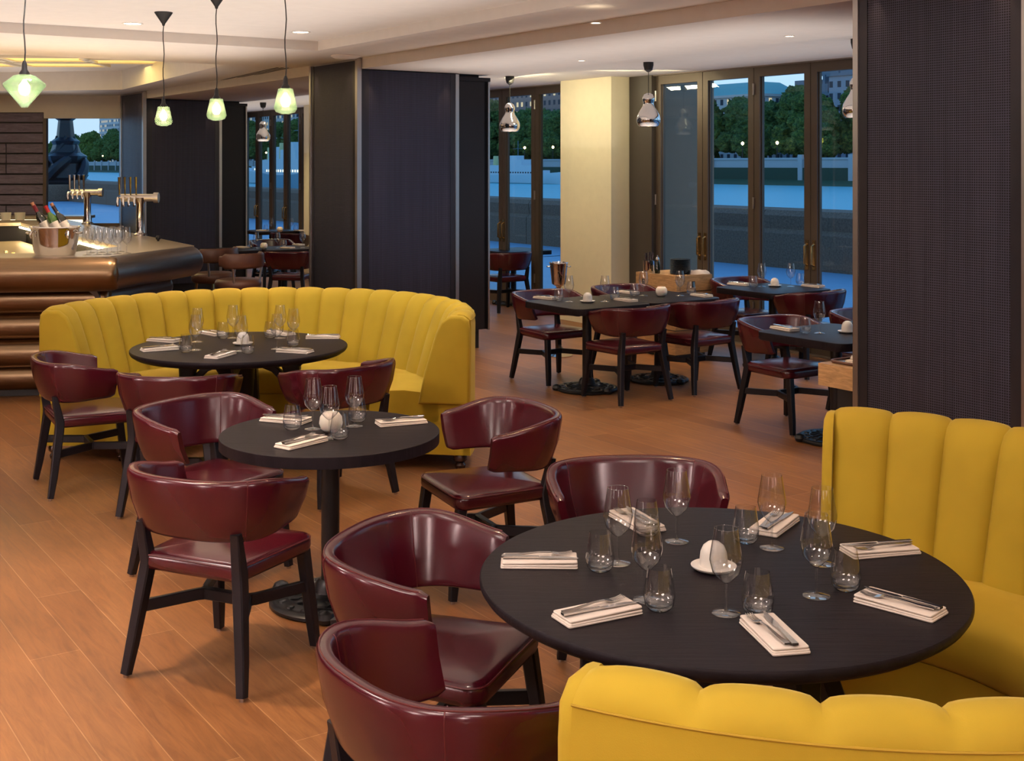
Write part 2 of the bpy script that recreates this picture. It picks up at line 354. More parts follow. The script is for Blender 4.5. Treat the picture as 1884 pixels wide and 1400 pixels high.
# window piers between the folding doors
S('wall_pier_outer', MB().b(9.5, 10.75, 11.33, 12.31, -.1, 3.6), plain('outer_pier_stone', (.34, .22, .14), .8))
S('wall_pier_cream', MB().b(9.10, 9.55, 11.32, 12.32, 0, Z1+.1), M['cream'], label='cream plastered pier between the folding doors')
S('wall_pier_far', MB().b(9.12, 10.6, 18.42, 19.9, 0, Z1+.1), M['cream'])
S('wall_lintel', MB().b(9.38, 9.75, -3, 24.2, Z1-.01, 3.5), M['wallpaint'])
S('trim_jamb', MB().b(9.36, 9.56, 10.90, 11.30, 0, Z1), plain('jamb_bronze', (.055, .045, .038), .45))
S('baseboard_pier', MB().b(9.085, 9.1, 11.31, 12.33, 0, .09).b(9.09, 9.36, 11.305, 11.32, 0, .09), M['cream'])
WN = [0]
def leaf(s0, s1, hs=1):
    WN[0] += 1; w = s1-s0; r = bpy.data.objects.new('window_%d' % WN[0], None); C.objects.link(r); r['kind'] = 'structure'
    r['label'] = 'tall bronze-framed folding glass door leaf facing the river'
    r.location = QS(9.46, s0); r.rotation_euler = (0, 0, ROT)
    fr = MB(); T = .035; st = .085
    fr.b(-T, T, .004, st, .02, 2.94).b(-T, T, w-st, w-.004, .02, 2.94).b(-T, T, st, w-st, 2.84, 2.94).b(-T, T, st, w-st, .02, .17)
    fr.b(-.012, .012, st, st+.012, .17, 2.84).b(-.012, .012, w-st-.012, w-st, .17, 2.84)
    fr.build('window_frame', M['bronze_frame'], r, None)
    MB().b(-.003, .003, st, w-st, .17, 2.84).build('window_pane', M['pane'], r, None)
    yy = w-.045 if hs > 0 else .045
    h = MB(); h.tube([(-T-.002, yy, .90), (-T-.04, yy, .92), (-T-.04, yy, 1.10), (-T-.002, yy, 1.12)], .011, 8); h.b(-T-.008, -T, yy-.018, yy+.018, .86, 1.16)
    h.build('window_handle', M['brass'], r)
    hg = MB()
    for z in (.35, 1.45, 2.65): hg.cyl((-T-.006, 0 if hs > 0 else w, z), .012, .12, 10)
    hg.build('window_hinge', M['brushed'], r)
k = 0; s = 10.90
while s > -1.2: leaf(s-.785, s, 1 if k % 2 else -1); s -= .785; k += 1
for i in range(7): leaf(12.55+.78*i, 12.55+.78*(i+1), 1 if i % 2 else -1)
for i in range(5): leaf(20.04+.67*i, 20.04+.67*(i+1), 1 if i % 2 else -1)
S('trim_jamb_far', MB().b(9.4, 9.52, 18.01, 18.42, 0, Z1).b(9.4, 9.52, 19.9, 20.04, 0, Z1).b(9.4, 9.52, 23.39, 24.1, 0, Z1).b(9.4, 9.52, 12.32, 12.55, 0, Z1), M['bronze_frame'])
S('trim_threshold', MB().b(9.38, 9.56, -1.7, 24.1, 0, .02), M['brushed'])
# left end : charred boards and the glass screen beside them (both face the room squarely, 18.6 m away)
bd = MB(); YB = 18.6
bd.b(-10.2, -7.06, YB+.02, YB+.10, 0, 2.70)
w = bd.build('wall_boards_backing', M['black'], None, None); w['kind'] = 'structure'
bb = MB(); z = 2.70; rows = 0
while z > .2:
    x0 = -10.2; cuts = [-7.62] if rows in (3, 4, 5, 9, 10) else [-8.7]
    for xa, xb in zip([x0]+cuts, cuts+[-7.06]): bb.b(xa+.008, xb-.008, YB-.012-.004*(rows % 2), YB+.03, z-.142, z-.012)
    z -= .155; rows += 1
w = bb.build('wall_boards', M['board'], None, None); w['kind'] = 'structure'; w['label'] = 'wall of charred dark timber boards behind the bar'
w = MB().b(-10.2, -7.06, YB, YB+.1, 2.70, 3.0).b(-7.06, -5.0, YB, YB+.1, 2.61, 3.0).b(-7.06, -5.0, YB, YB+.1, 0, .98).build('wall_end', M['paint'], None, None); w['kind'] = 'structure'
r = bpy.data.objects.new('window_end', None); C.objects.link(r); r['kind'] = 'structure'; r.location = (-7.06, YB, 0)
MB().b(0, .05, -.03, .05, .98, 2.61).b(.05, 2.0, -.03, .05, .98, 1.03).build('window_frame', M['bronze_frame'], r, None)
MB().b(.05, 2.0, 0, .008, 1.03, 2.61).build('window_pane', M['pane'], r, None)

# ---------------------------------------------------------------- screens round the columns
def column(sf, label):
    r = thing('screened_column', label, 'column', QS(5.5, sf), ROT, 'screened columns along the dining room'); L = 1.05
    MB().b(.1, 1.46, .1, L-.05, 0, 2.88).build('core', M['black'], r, None)
    p = MB().b(0, .03, .035, L, .20, 2.93).build('side_screen', M['perf_v'], r, None)
    MB().b(-.004, .0, .035, .10, .20, 2.93).b(-.004, 0, L-.06, L, .20, 2.93).build('screen_border', M['screen_border'], p, None)
    p = MB().b(.035, 1.11, 0, .03, .20, 2.84).build('front_screen', M['perf_u'], r, None)
    MB().b(.035, .12, -.004, 0, .20, 2.84).b(1.05, 1.11, -.004, 0, .20, 2.84).build('screen_border', M['screen_border'], p, None)
    MB().b(1.15, 1.54, .05, .10, .20, 2.80).b(1.50, 1.54, .05, L, .20, 2.80).b(1.15, 1.56, .03, .12, 2.78, 2.82).build('blank_panel', M['dark_panel'], r, None)
    for x0, x1, y0, y1, zt in ((-.012, .035, -.012, .035, 2.95), (-.012, .03, L, L+.035, 2.94), (1.11, 1.15, -.012, .05, 2.84), (1.54, 1.56, .04, .08, 2.78)):
        MB().b(x0, x1, y0, y1, .19, zt).build('edge_trim', M['brushed'], r, None)
    MB().b(.06, .1, .06, L-.06, .2, .23).build('hanger', M['black'], r, None)
    return r
column(10.76, 'black perforated screened column behind the middle of the yellow banquette')
column(3.58, 'large black perforated screened column at the right edge')
column(17.36, 'far black perforated screened column at the end of the bar')

# ---------------------------------------------------------------- lamps of the ceiling
for i, (x, y, z, en, col, cone) in enumerate(DOWN):
    lab = {2: 'round lit recessed downlight nearer the left edge of the ceiling', 3: 'round lit recessed downlight left of the tall perforated column',
           7: 'tiny recessed downlight in the low ceiling beside the black column', 8: 'tiny recessed downlight in the low ceiling above the folding doors'}.get(i, 'recessed downlight outside the picture')
    t = thing('downlight', lab, 'ceiling light', (x, y, z), 0, 'recessed ceiling downlights')
    R = .075 if z == ZA else .035
    MB().lathe([(R*.85, -.002), (R, -.006), (R*1.12, -.003), (R*1.12, .0)], seg=28, cap=False).build('trim_ring', M['white_porcelain'], t)
    MB().lathe([(R*.86, -.0025), (R*.86, -.0015)], seg=28).build('lens', M['downlens'], t)
    light('downlight_beam', 'SPOT', (x, y, z-.02), en, col, spot_size=math.radians(cone), spot_blend=.75, shadow_soft_size=.045)
for (lx, ly), w, h, en, col in FILL_PANELS:
    t = thing('ceiling_fill_panel', 'unseen fill panel added to the ceiling behind the viewpoint', 'ceiling light', (lx, ly, ZA), ROT, 'added ceiling fill panels')
    MB().b(-w/2, w/2, -h/2, h/2, -.012, -.002).build('diffuser', M['fill_glow'], t, None)
    fr = MB()
    for x0, x1, y0, y1 in ((-w/2-.03, w/2+.03, -h/2-.03, -h/2), (-w/2-.03, w/2+.03, h/2, h/2+.03), (-w/2-.03, -w/2, -h/2, h/2), (w/2, w/2+.03, -h/2, h/2)): fr.b(x0, x1, y0, y1, -.02, 0)
    fr.build('panel_frame', M['white_porcelain'], t, None)
# amber backlit panels let into the coffer over the bar
for i, (x, y) in enumerate([(-6.75, 14.95), (-5.65, 15.0), (-6.9, 15.75), (-5.75, 15.8), (-4.75, 15.3), (-7.9, 15.2)]):
    t = thing('coffer_light', 'amber backlit ceiling panel over the bar, '+('middle of the near row', 'right of the near row', 'middle of the far row', 'second from the right in the far row', 'rightmost of all', 'leftmost of all')[i], 'ceiling light', (x, y, 3.22), .05, 'amber coffer lights')
    MB().b(-.46, .46, -.26, .26, -.02, -.005).build('diffuser', M['backlit'], t, None)
    fr = MB()
    for x0, x1, y0, y1 in ((-.52, .52, -.31, -.26), (-.52, .52, .26, .31), (-.52, -.46, -.26, .26), (.46, .52, -.26, .26)): fr.b(x0, x1, y0, y1, -.035, 0)
    fr.build('panel_frame', M['cream'], t, None)
light('coffer_glow', 'AREA', (-6.2, 15.3, 3.17), 40, (1, .72, .25), (0, 0, 0), shape='RECTANGLE', size=3.2, size_y=1.3)
a, b_ = F(330, 166, Z3), F(522, 123, Z3); d = (b_-a); L = d.length
t = thing('ceiling_vent', 'long thin black slot vent running across the white ceiling', 'vent', (*((a+b_)/2).xy, Z3), math.atan2(d.y, d.x))
MB().b(-L/2, L/2, -.09, .09, -.006, 0).build('vent_plate', M['paint'], t, None)
for k in (-.055, 0, .055): MB().b(-L/2+.03, L/2-.03, k-.012, k+.012, -.009, -.005).build('slot', M['black'], t, None)
c_ = F(636, 102, Z3); t = thing('smoke_detector', 'shallow round white disc fixed to the ceiling above the black column', 'detector', (c_.x, c_.y, Z3))
MB().lathe([(.14, 0), (.14, -.012), (.10, -.03), (.03, -.034)], seg=28).build('cover', M['paint'], t)
# lights without fixtures, added to wash the cream pier
for q_, s_, tq, ts, en in ((8.1, 11.8, 9.1, 11.8, 19), (8.7, 10.35, 9.4, 11.35, 9)):
    w_ = light('pier_wash', 'AREA', QS(q_, s_, Z1-.04), en, (1, .86, .52), shape='RECTANGLE', size=.9, size_y=.08)
    w_.rotation_euler = (QS(tq, ts, 1.3)-QS(q_, s_, Z1)).to_track_quat('-Z', 'Y').to_euler()
light('pier_wash', 'SPOT', QS(8.4, 19.2, Z1-.03), 80, (1, .80, .40), (0, 0, 0), spot_size=math.radians(110), spot_blend=.8, shadow_soft_size=.05)
light('far_spot', 'SPOT', QS(7.9, 21.5, Z1-.03), 90, WARM, spot_size=math.radians(120), spot_blend=.8)
light('far_spot', 'SPOT', QS(7.6, 14.8, Z1-.03), 110, WARM, spot_size=math.radians(110), spot_blend=.8)
for q, s in ((7.3, 9.9), (8.3, 7.6)): light('window_spot', 'SPOT', QS(q, s, Z1-.03), 90, WARM, spot_size=math.radians(100), spot_blend=.8, shadow_soft_size=.04)

# ---------------------------------------------------------------- outdoors
ext = plain('sky_tinted_pavement', (.22, .36, .47), .5)  # blue of the reflected sky is put into the base colour
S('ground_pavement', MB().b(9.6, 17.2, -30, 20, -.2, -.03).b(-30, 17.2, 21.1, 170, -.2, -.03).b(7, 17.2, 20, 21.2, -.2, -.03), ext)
m = NT('granite'); f = m.noise(m.coords(), 30, 4); m.set(Base_Color=m.ramp(f, [(0.3, (.13, .072, .042)), (.7, (.27, .15, .09))]), Roughness=.8); M['granite'] = m.m
pw = MB()
m_ = None
prof = [(0, -.03), (0, .62), (.10, .70), (.06, .95), (.14, 1.05), (.42, 1.09), (.62, 1.0), (.62, -4.5)]
pw.loft([[(17.2+x, s, z) for x, z in prof] for s in (-30, 4.05)]); pw.loft([[(17.2+x, s, z) for x, z in prof] for s in (4.07, 9.0)])
s = 9.02
while s < 170: pw.loft([[(17.2+x, ss, z) for x, z in prof] for ss in (s, s+3.9)]); s += 3.92
S('wall_embankment', pw, M['granite'], label='granite river parapet across the pavement')
m = NT('river_water'); m.set(Base_Color=(.13, .46, .50), Roughness=.42, IOR=1.33, Specular_IOR_Level=.6)  # cyan base colour stands in for sky reflected off the waves
f = m.noise(m.coords((.9, .35, 1)), 1.3, 5, .6); m.bump(f, .55, .35)
S('river_water', MB().b(17.8, 262, -260, 1400, -4.2, -4.0), m.m)
S('wall_river_foot', MB().b(261.5, 262.2, -200, 1400, -4.5, .9), plain('algae_wall', (.035, .06, .035), .9))
wl = MB().b(262, 263.2, -200, 1400, -4.5, 3.4).b(261.7, 263.5, -200, 1400, 3.2, 3.75).b(263, 420, -200, 1400, 1, 2.6)
for i in range(60): wl.b(261.2, 262, 150+i*18, 151.6+i*18, -4.5, 4.6)
S('wall_far_bank', wl, plain('portland_stone', (.42, .42, .42), .8))
S('ground_foreshore', MB().add([(255, -200, -4.05), (255, 1400, -4.05), (262, 1400, -2.4), (262, -200, -2.4)], [(0, 1, 2, 3)]), plain('algae_foreshore', (.03, .07, .03), .9))
# trees
m = NT('tree_leaves'); v = m.coords(); f = m.noise(v, 1.6, 8, .8)
oi = m.n('ShaderNodeObjectInfo'); c0 = m.ramp(f, [(0.38, (.010, .035, .008)), (.5, (.06, .13, .025)), (.62, (.20, .28, .06))])
c1 = m.mix(c0, (1.5, 1.15, .7), oi.outputs['Random'], 'MULTIPLY'); m.set(Base_Color=c1, Roughness=.9); m.bump(f, 1.0, .6); M['leaves'] = m.m
M['bark'] = plain('bark', (.05, .04, .03), .9)
import bmesh
def crown(seed, R, H):
    rnd = random.Random(seed); mb = MB()
    bm = bmesh.new(); bmesh.ops.create_icosphere(bm, subdivisions=4, radius=1); iv = [v.co.copy() for v in bm.verts]; fi = [[v.index for v in f.verts] for f in bm.faces]; bm.free()
    for k in range(20):
        a = rnd.uniform(0, 2*PI); h = rnd.uniform(0, 1); rr = R*.62*math.sqrt(rnd.random())*(1-.45*h)
        c = Vector((rr*math.cos(a), rr*math.sin(a), H*.20+h*H*.62)); q = R*rnd.uniform(.34, .52)
        vs = []
        for p in iv:
            n_ = noise.noise(p*2.1+Vector((k*7.1+seed, 0, 0)))*.34+noise.noise(p*5.3+Vector((k*3.3, seed, 0)))*.24+noise.noise(p*11+Vector((k, 0, seed)))*.24+noise.noise(p*24+Vector((k, 0, seed)))*.16
            vs.append(tuple(c+Vector((p.x, p.y, p.z*.85))*q*(1+n_)))
        mb.add(vs, fi)
    return mb
crowns = []
for sd, R, H in ((1, 8.5, 23), (2, 9.5, 21), (3, 7.5, 25)):
    t = thing('plane_tree', 'full green plane tree on the far river bank', 'tree', (0, 0, 0), 0, 'plane trees along the far river bank')
    crown(sd, R, H).build('crown', M['leaves'], t, 180)
    MB().tube([(0, 0, 0), (.2, .1, H*.25), (0, 0, H*.5)], [.55, .42, .3], 8).tube([(.1, 0, H*.25), (2.4, .5, H*.5)], [.3, .15], 6).tube([(.1, 0, H*.28), (-2.2, -.8, H*.52)], [.3, .15], 6).build('trunk', M['bark'], t)
    freeze(t); crowns.append([t, False])
tr = random.Random(5)
def put_tree(q, s, sc_, lab=None, grp='plane trees along the far river bank'):
    k = tr.randrange(3); t, used = crowns[k]; loc = QS(q, s, 2.5)
    if used: t = dup(t, loc, tr.uniform(0, 6.28), lab, grp)
    else: crowns[k][1] = True; t.location = loc; t.rotation_euler = (0, 0, tr.uniform(0, 6)); t['label'] = lab or t['label']
    t.scale = (sc_, sc_, sc_*tr.uniform(.92, 1.1)); return t
s = 165
while s < 325: put_tree(276+tr.uniform(-4, 6), s, tr.uniform(.9, 1.12), 'full green plane tree across the river from the right-hand folding doors', 'plane trees opposite the right-hand doors'); s += tr.uniform(10, 13)
while s < 430: put_tree(276+tr.uniform(-4, 6), s, tr.uniform(.95, 1.12), 'plane tree across the river, seen through the narrow window bay beside the cream pier', 'plane trees opposite the narrow bay'); s += tr.uniform(10, 13)
while s < 680: put_tree(276+tr.uniform(-4, 6), s, tr.uniform(.95, 1.2), 'plane tree across the river, seen through the distant window bay between the columns', 'plane trees opposite the distant bay'); s += tr.uniform(15, 19)
while s < 1120: put_tree(276+tr.uniform(-4, 6), s, tr.uniform(1.0, 1.3), 'plane tree across the river, seen through the end window beside the dark boards', 'plane trees beyond the end window'); s += tr.uniform(22, 30)
c_ = QS(268, 238); put_tree(268, 237, .62, 'small bright green tree in front of the taller trees across the river', None)
# buildings
def facade(name, wall, lit):
    m = NT(name); tc = m.n('ShaderNodeTexCoord'); sp = m.n('ShaderNodeSeparateXYZ'); cb = m.n('ShaderNodeCombineXYZ')
    m.l(tc.outputs['Object'], sp.inputs[0]); ad = m.n('ShaderNodeMath', operation='ADD'); m.l(sp.outputs[0], ad.inputs[0]); m.l(sp.outputs[1], ad.inputs[1])
    m.l(ad.outputs[0], cb.inputs[0]); m.l(sp.outputs[2], cb.inputs[1])
    br = m.n('ShaderNodeTexBrick'); br.offset = 0; m.l(cb.outputs[0], br.inputs['Vector']); br.inputs['Scale'].default_value = 1
    br.inputs['Brick Width'].default_value = 3.4; br.inputs['Row Height'].default_value = 3.9; br.inputs['Mortar Size'].default_value = .95; br.inputs['Mortar Smooth'].default_value = .02
    br.inputs['Color1'].default_value = (0, 0, 0, 1); br.inputs['Color2'].default_value = (1, 1, 1, 1); br.inputs['Mortar'].default_value = (0, 0, 0, 1)
    m.set(Base_Color=m.mix((.03, .04, .055), wall, br.outputs['Fac']), Roughness=.8)
    g = m.n('ShaderNodeMath', operation='GREATER_THAN'); m.l(br.outputs['Color'], g.inputs[0]); g.inputs[1].default_value = lit
    m.set(Emission_Color=(1, .78, .45)); mm = m.n('ShaderNodeMath', operation='MULTIPLY'); m.l(g.outputs[0], mm.inputs[0]); mm.inputs[1].default_value = .8; m.l(mm.outputs[0], m.bs.inputs['Emission Strength'])
    return m.m
FW = [facade('stone_facade', (.52, .50, .47), .62), facade('grey_facade', (.30, .32, .36), .72), facade('brick_facade', (.30, .20, .17), .8)]
M['lead'] = plain('lead_roof', (.13, .17, .21), .6); M['copper'] = plain('verdigris_roof', (.10, .36, .34), .6)
def building(s0, s1, q, h, fm, roof, lab, steps=0):
    h *= 1.0
    t = thing('building', lab, 'building', QS(q, s0, 2.5), ROT, 'buildings on the far river bank'); w = s1-s0; D = 22
    MB().b(0, D, 0, w, 0, h).build('facade', FW[fm], t, None)
    c = MB().b(-.6, D+.6, -.6, w+.6, h, h+.9); c.build('cornice', M['lead'] if fm else plain('cornice_stone', (.5, .48, .45), .8), t, None)
    rf = MB(); 
    if roof == 'hip': rf.loft([[(0, 0, h+.9), (D, 0, h+.9), (D, w, h+.9), (0, w, h+.9)], [(6, 6, h+5.5), (D-6, 6, h+5.5), (D-6, w-6, h+5.5), (6, w-6, h+5.5)]])
    else:
        for i in range(3): rf.b(2+2*i, D-1, 3+4*i, w-3-4*i, h+.9+3.2*i, h+.9+3.2*(i+1))
    rf.build('roof', M['copper'] if roof == 'hip' and fm == 0 else M['lead'], t, None)
building(304, 345, 310, 23, 0, 'hip', 'pale stone building with a green roof and lit upper windows across the river')
building(276, 289, 314, 22, 1, 'step', 'grey stepped office block above the trees across the river')
building(252, 275, 312, 28, 1, 'step', 'taller bluish office block above the trees across the river')
building(190, 245, 316, 30, 0, 'hip', 'pale building with a flat green top at the right of the far bank')
building(290, 302, 318, 18, 1, 'step', 'low grey office block between the green-roofed building and the stepped block')
building(350, 400, 305, 38, 1, 'step', 'wide grey terraced block seen through the narrow window bay')
building(402, 470, 305, 40, 2, 'hip', 'dark brick block further along the far bank')
building(480, 560, 312, 36, 0, 'step', 'long stone block behind the far bank trees')
building(562, 660, 312, 38, 1, 'step', 'long grey block behind the far bank trees')
building(700, 860, 315, 62, 0, 'hip', 'long palatial stone building with rows of lit windows at the left')
building(870, 1120, 315, 66, 0, 'hip', 'distant stone building at the far left of the river bank')
# ships
def ship(q, s, L, lab, col, nm='ship', k=1.0, lit=0):
    t = thing(nm, lab, 'ship', QS(q, s, -4.0), ROT); hull = MB(); loops = []
    for i in range(15):
        f = i/14; y = (f-.5)*L; w = 4.5*k*min(1, (math.sin(PI*min(1, max(.02, f)))*1.6)); zt = (4.2+2.0*(abs(f-.5)*2)**2)*k
        loops.append([(-w, y, zt), (-w*.8, y, .2), (-w*.55, y, -.2), (w*.55, y, -.2), (w*.8, y, .2), (w, y, zt)])
    hull.loft(loops).build('hull', plain('hull_paint_'+col, {'white': (.55, .66, .70), 'blue': (.20, .34, .42)}[col], .5), t, 40)
    sp_ = MB(); H = 4.2*k
    for i, (a, b, w, h) in enumerate(((-.30, .28, 3.6, 2.4), (-.24, .20, 3.2, 4.8), (-.15, .05, 2.8, 7.4), (-.10, .0, 2.2, 9.6))): sp_.b(-w*k, w*k, a*L, b*L, H+(0 if i == 0 else (2.4*i-.0)*k*.98), H+h*k)
    su = sp_.build('superstructure', plain('deck_paint', (.52, .62, .66), .5), t, None)
    wm = emis('cabin_light', (1, .85, .6), 1.6) if lit else M['black']
    for i in range(int(L*.4)):
        y = -.29*L+i*1.35
        MB().b(-3.6*k-.03, -3.6*k, y, y+.7, H+.9*k, H+1.6*k).build('cabin_window', wm, su, None)
    MB().cyl((0, .12*L, H+2*k), 1.5*k, 7.5*k, 16, 1.3*k).build('funnel', plain('funnel_paint', (.60, .55, .25), .5), t)
    MB().tube([(0, -.08*L, H), (0, -.08*L, H+17*k)], .16*k, 6).tube([(0, -.08*L-2.5, H+13*k), (0, -.08*L+2.5, H+13*k)], .1*k, 6).build('mast', M['lead'], t); MB().tube([(0, .3*L, H), (0, .3*L, H+11*k)], .12*k, 6).build('mast', M['lead'], t)
ship(215, 318, 62, 'white moored ship with a yellow funnel seen through the narrow window bay', 'white', 'ship', .62)
ship(120, 268, 42, 'lit passenger boat moored beyond the far window bay', 'blue', 'river_boat', .8, 1)
ship(150, 345, 50, 'white passenger boat behind the nearer lit boat', 'white', 'river_boat', .8, 1)
# far street lamps
for i, s in enumerate([188, 204, 221, 236, 252, 266, 281, 297, 345, 362, 380, 560, 580, 602, 624, 840, 880, 930]):
    t = thing('street_lamp', 'small lit street lamp on the far embankment, seen through '+('the right-hand folding doors', 'the narrow window bay', 'the distant window bay', 'the end window')[0 if i < 8 else 1 if i < 11 else 2 if i < 15 else 3], 'street lamp', QS(264, s, 3.4), 0, 'street lamps on the far embankment, bay %s' % ('one' if i < 8 else 'two' if i < 11 else 'three' if i < 15 else 'four'))
    MB().cyl((0, 0, 0), .12, 4.2, 8).build('post', M['black'], t); MB().lathe([(.05, 4.2), (.42, 4.5), (.42, 4.9), (.05, 5.2)], seg=10).build('lantern', M['streetlamp'], t)
# ornate iron pedestal on the parapet, seen through the end glass
p = Vector((-.362*66, 66, 0)); t = thing('lamp_pedestal', 'dark ornate iron lamp pedestal outside the end window', 'lamp post', (p.x, p.y, 1.05), ROT)
MB().slab(rrect(2.5, 2.5, .1), -1.08, -.2, .05).build('plinth', M['granite'], t)
MB().lathe([(1.15, -.2), (1.2, .0), (.95, .15), (.85, .9), (1.0, 1.1), (1.05, 1.3), (.75, 1.5), (.62, 1.9), (.7, 2.1), (.45, 2.3), (.36, 3.2), (.5, 3.3), (.3, 3.5), (.24, 5.0)], seg=20, flute=5, fa=.10).build('shaft', M['iron'], t)
fs = MB()
for k in range(4):
    a = k*PI/2+.4; pts = []
    for i in range(14):
        f = i/13; pts.append(((1.15-.75*f)*math.cos(a+2.6*f), (1.15-.75*f)*math.sin(a+2.6*f), .1+2.3*f+.15*math.sin(f*6)))
    fs.tube(pts, [lerp(.34, .09, i/13) for i in range(14)], 8)
fs.build('entwined_fish', M['iron'], t)
MB().b(-.1, .1, -.1, .1, 5.0, 5.2).lathe([(.1, 5.2), (.42, 5.5), (.45, 6.0), (.1, 6.4)], seg=14).build('lantern', M['iron'], t)

# housings for the wall fill panels added behind the viewpoint
for (q, s_), w, h, en, side in WALLP:
    t = thing('wall_fill_panel', 'tall unseen fill panel added behind the viewpoint', 'wall light', QS(q, s_, 1.75), ROT+(0 if side == 'b' else -PI/2), 'added wall fill panels')
    MB().b(-w/2, w/2, .0, .03, -h/2, h/2).build('diffuser', M['fill_glow'], t, None)
    fr = MB().b(-w/2-.03, -w/2, -.02, .05, -h/2-.03, h/2+.03).b(w/2, w/2+.03, -.02, .05, -h/2-.03, h/2+.03).b(-w/2, w/2, -.02, .05, h/2, h/2+.03).b(-w/2, w/2, -.02, .05, -h/2-.03, -h/2); fr.build('panel_frame', M['brass'], t, None)
# small lamps that graze the screens from above
for sf in (10.76, 3.58, 17.36):
    k = 1.0
    for q, s_ in ((5.45, sf+.14), (5.45, sf+.93), (5.62, sf-.06), (6.50, sf-.06)):
        zt = 2.90 if q < 5.5 else 2.80
        light('grazing_lamp', 'SPOT', QS(q, s_, zt), 7*k, (1, .62, .36), (0, 0, 0), spot_size=math.radians(60), spot_blend=.9, shadow_soft_size=.02)
sp = light('screen_spot', 'SPOT', (0.30, 7.3, Z2-.03), 380, (.95, .88, 1.0), spot_size=math.radians(26), spot_blend=1.0, shadow_soft_size=.05)  # aimed spot added to brighten the middle screen, no fixture
sp.rotation_euler = (Vector((-.98, 12.25, 1.75))-sp.location).to_track_quat('-Z', 'Y').to_euler()
# ---------------------------------------------------------------- dining chair
def chair_proto(lm=M['leather'], sm=M['seam'], legm=M['leg']):
    t = thing('dining_chair', 'burgundy leather dining chair', 'chair')
    # seat cushion: trapezoid, rounded corners
    out = []
    for (x, y, r, a0) in ((.225, -.225, .035, -90), (.25, .245, .06, 0), (-.25, .245, .06, 90), (-.225, -.225, .035, 180)):
        sx = 1 if x > 0 else -1; sy = 1 if y > 0 else -1
        for i in range(6):
            a = math.radians(a0+90*i/5); out.append((x-sx*r+r*math.cos(a), y-sy*r+r*math.sin(a)))
    seat = MB().slab(out, .395, .468, .026, .012).build('seat', lm, t, 50)
    MB().tube([(x*.995, y*.995, .455) for x, y in out+out[:1]], .0035, 5).build('piping', sm, seat)
    # wrap-round backrest
    def path(k):                      # plan of the shell's middle line: arm end -> back -> arm end
        pts = []
        for i in range(8): pts.append((.266+.020*i/7, .100-.170*i/7))
        for i in range(1, 24):
            a = PI*i/24; e = .80
            pts.append((.286*(abs(math.cos(a))**e)*(1 if math.cos(a) > 0 else -1), -.07-.205*abs(math.sin(a))**e))
        for i in range(8): pts.append((-.286+.020*i/7, -.07+.170*i/7))
        return pts
    P = path(0); n = len(P); loops = []
    for i, (x, y) in enumerate(P):
        a, b = P[max(i-1, 0)], P[min(i+1, n-1)]; tx, ty = b[0]-a[0], b[1]-a[1]; l = math.hypot(tx, ty); nx, ny = ty/l, -tx/l     # outward
        if nx*x+ny*(y+.02) < 0: nx, ny = -nx, -ny
        w = 1-min(1, max(0, (y+.20)/.285))                         # 1 at the back, 0 at the arm ends
        w = w*w*(3-2*w); zt = lerp(.732, .780, w); zb = lerp(.555, .545, w); th = .023
        k = min(i, n-1-i); end = [.86, .985, 1][min(k, 2)]; zc = (zt+zb)/2; hh = (zt-zb)/2*end; tt = th*[.60, .93, 1][min(k, 2)]; lean = .030
        lp = []
        for j in range(20):
            a_ = 2*PI*j/20; c_, s_ = math.cos(a_), math.sin(a_)
            ox = tt*(abs(c_)**.55)*(1 if c_ > 0 else -1); oz = hh*(abs(s_)**.22)*(1 if s_ > 0 else -1)
            o2 = ox+lean*(oz/max(hh, .001))+.012*(1-(oz/max(hh, .001))**2)
            lp.append((x+nx*o2, y+ny*o2, zc+oz))
        loops.append(lp)
    back = MB().loft(loops).build('backrest', lm, t, 60)
    sm_ = MB()
    for side in (0, 1):                                             # stitched seams where arms meet the back
        i = 12 if side == 0 else n-13
        for sg in (0, 10):
            idx = [(sg+d) % 20 for d in (-4, -3, -2, -1, 0, 1, 2, 3, 4)]
            cx = Vector((P[i][0], P[i][1], 0)); pts = []
            for j in idx: pts.append(Vector(loops[i][j]))
            ctr = sum(pts, Vector())/9
            sm_.tube([p+(p-Vector((P[i][0], P[i][1], p.z))).normalized()*.0002 for p in pts], .0018, 5)
    sm_.tube([Vector(l[4])+Vector((0, 0, .0005)) for l in loops[1:-1]], .0022, 5)
    sm_.build('stitched_seam', sm, back)
    # legs
    for sx in (-1, 1):
        pts = [(sx*.262, -.262, .012), (sx*.248, -.243, .12), (sx*.214, -.206, .38), (sx*.208, -.202, .43), (sx*.214, -.232, .585)]
        lg = MB().bar(pts, [.036, .041, .046, .046, .038], [.032, .040, .050, .050, .030]).build('leg', legm, t)
        MB().cyl((sx*.262, -.262, 0), .011, .014, 10).build('glide', M['steel'], lg)
        pts = [(sx*.232, .262, .012), (sx*.226, .252, .10), (sx*.208, .212, .40)]
        lg = MB().bar(pts, [.035, .040, .046], [.032, .040, .046]).build('leg', legm, t)
        MB().cyl((sx*.232, .262, 0), .011, .014, 10).build('glide', M['steel'], lg)
    st = MB(); z = .255
    for sx in (-1, 1):
        st.bar([(sx*.238, -.226, z), (sx*.115, -.035, z)], .020, .044, (0, 0, 1)) if False else None
        for (ex, ey) in ((.236, -.222), (.217, .230)):
            st.bar([(sx*ex, ey, z), (sx*.118, ey*.10, z), (sx*.095, 0, z)], .022, .044, (1, 0, 0) if False else (ey, -ex*sx, 0))
    st.bar([(-.115, 0, z), (.115, 0, z)], .030, .044, (0, 1, 0))
    st.build('stretcher', legm, t, 30)
    return t
proto('chair', chair_proto())
G_NEAR, G_MID, G_FAR, G_SQ = 'chairs round the near round table', 'chairs at the small round table', 'chairs at the far round table', 'chairs at the square tables'
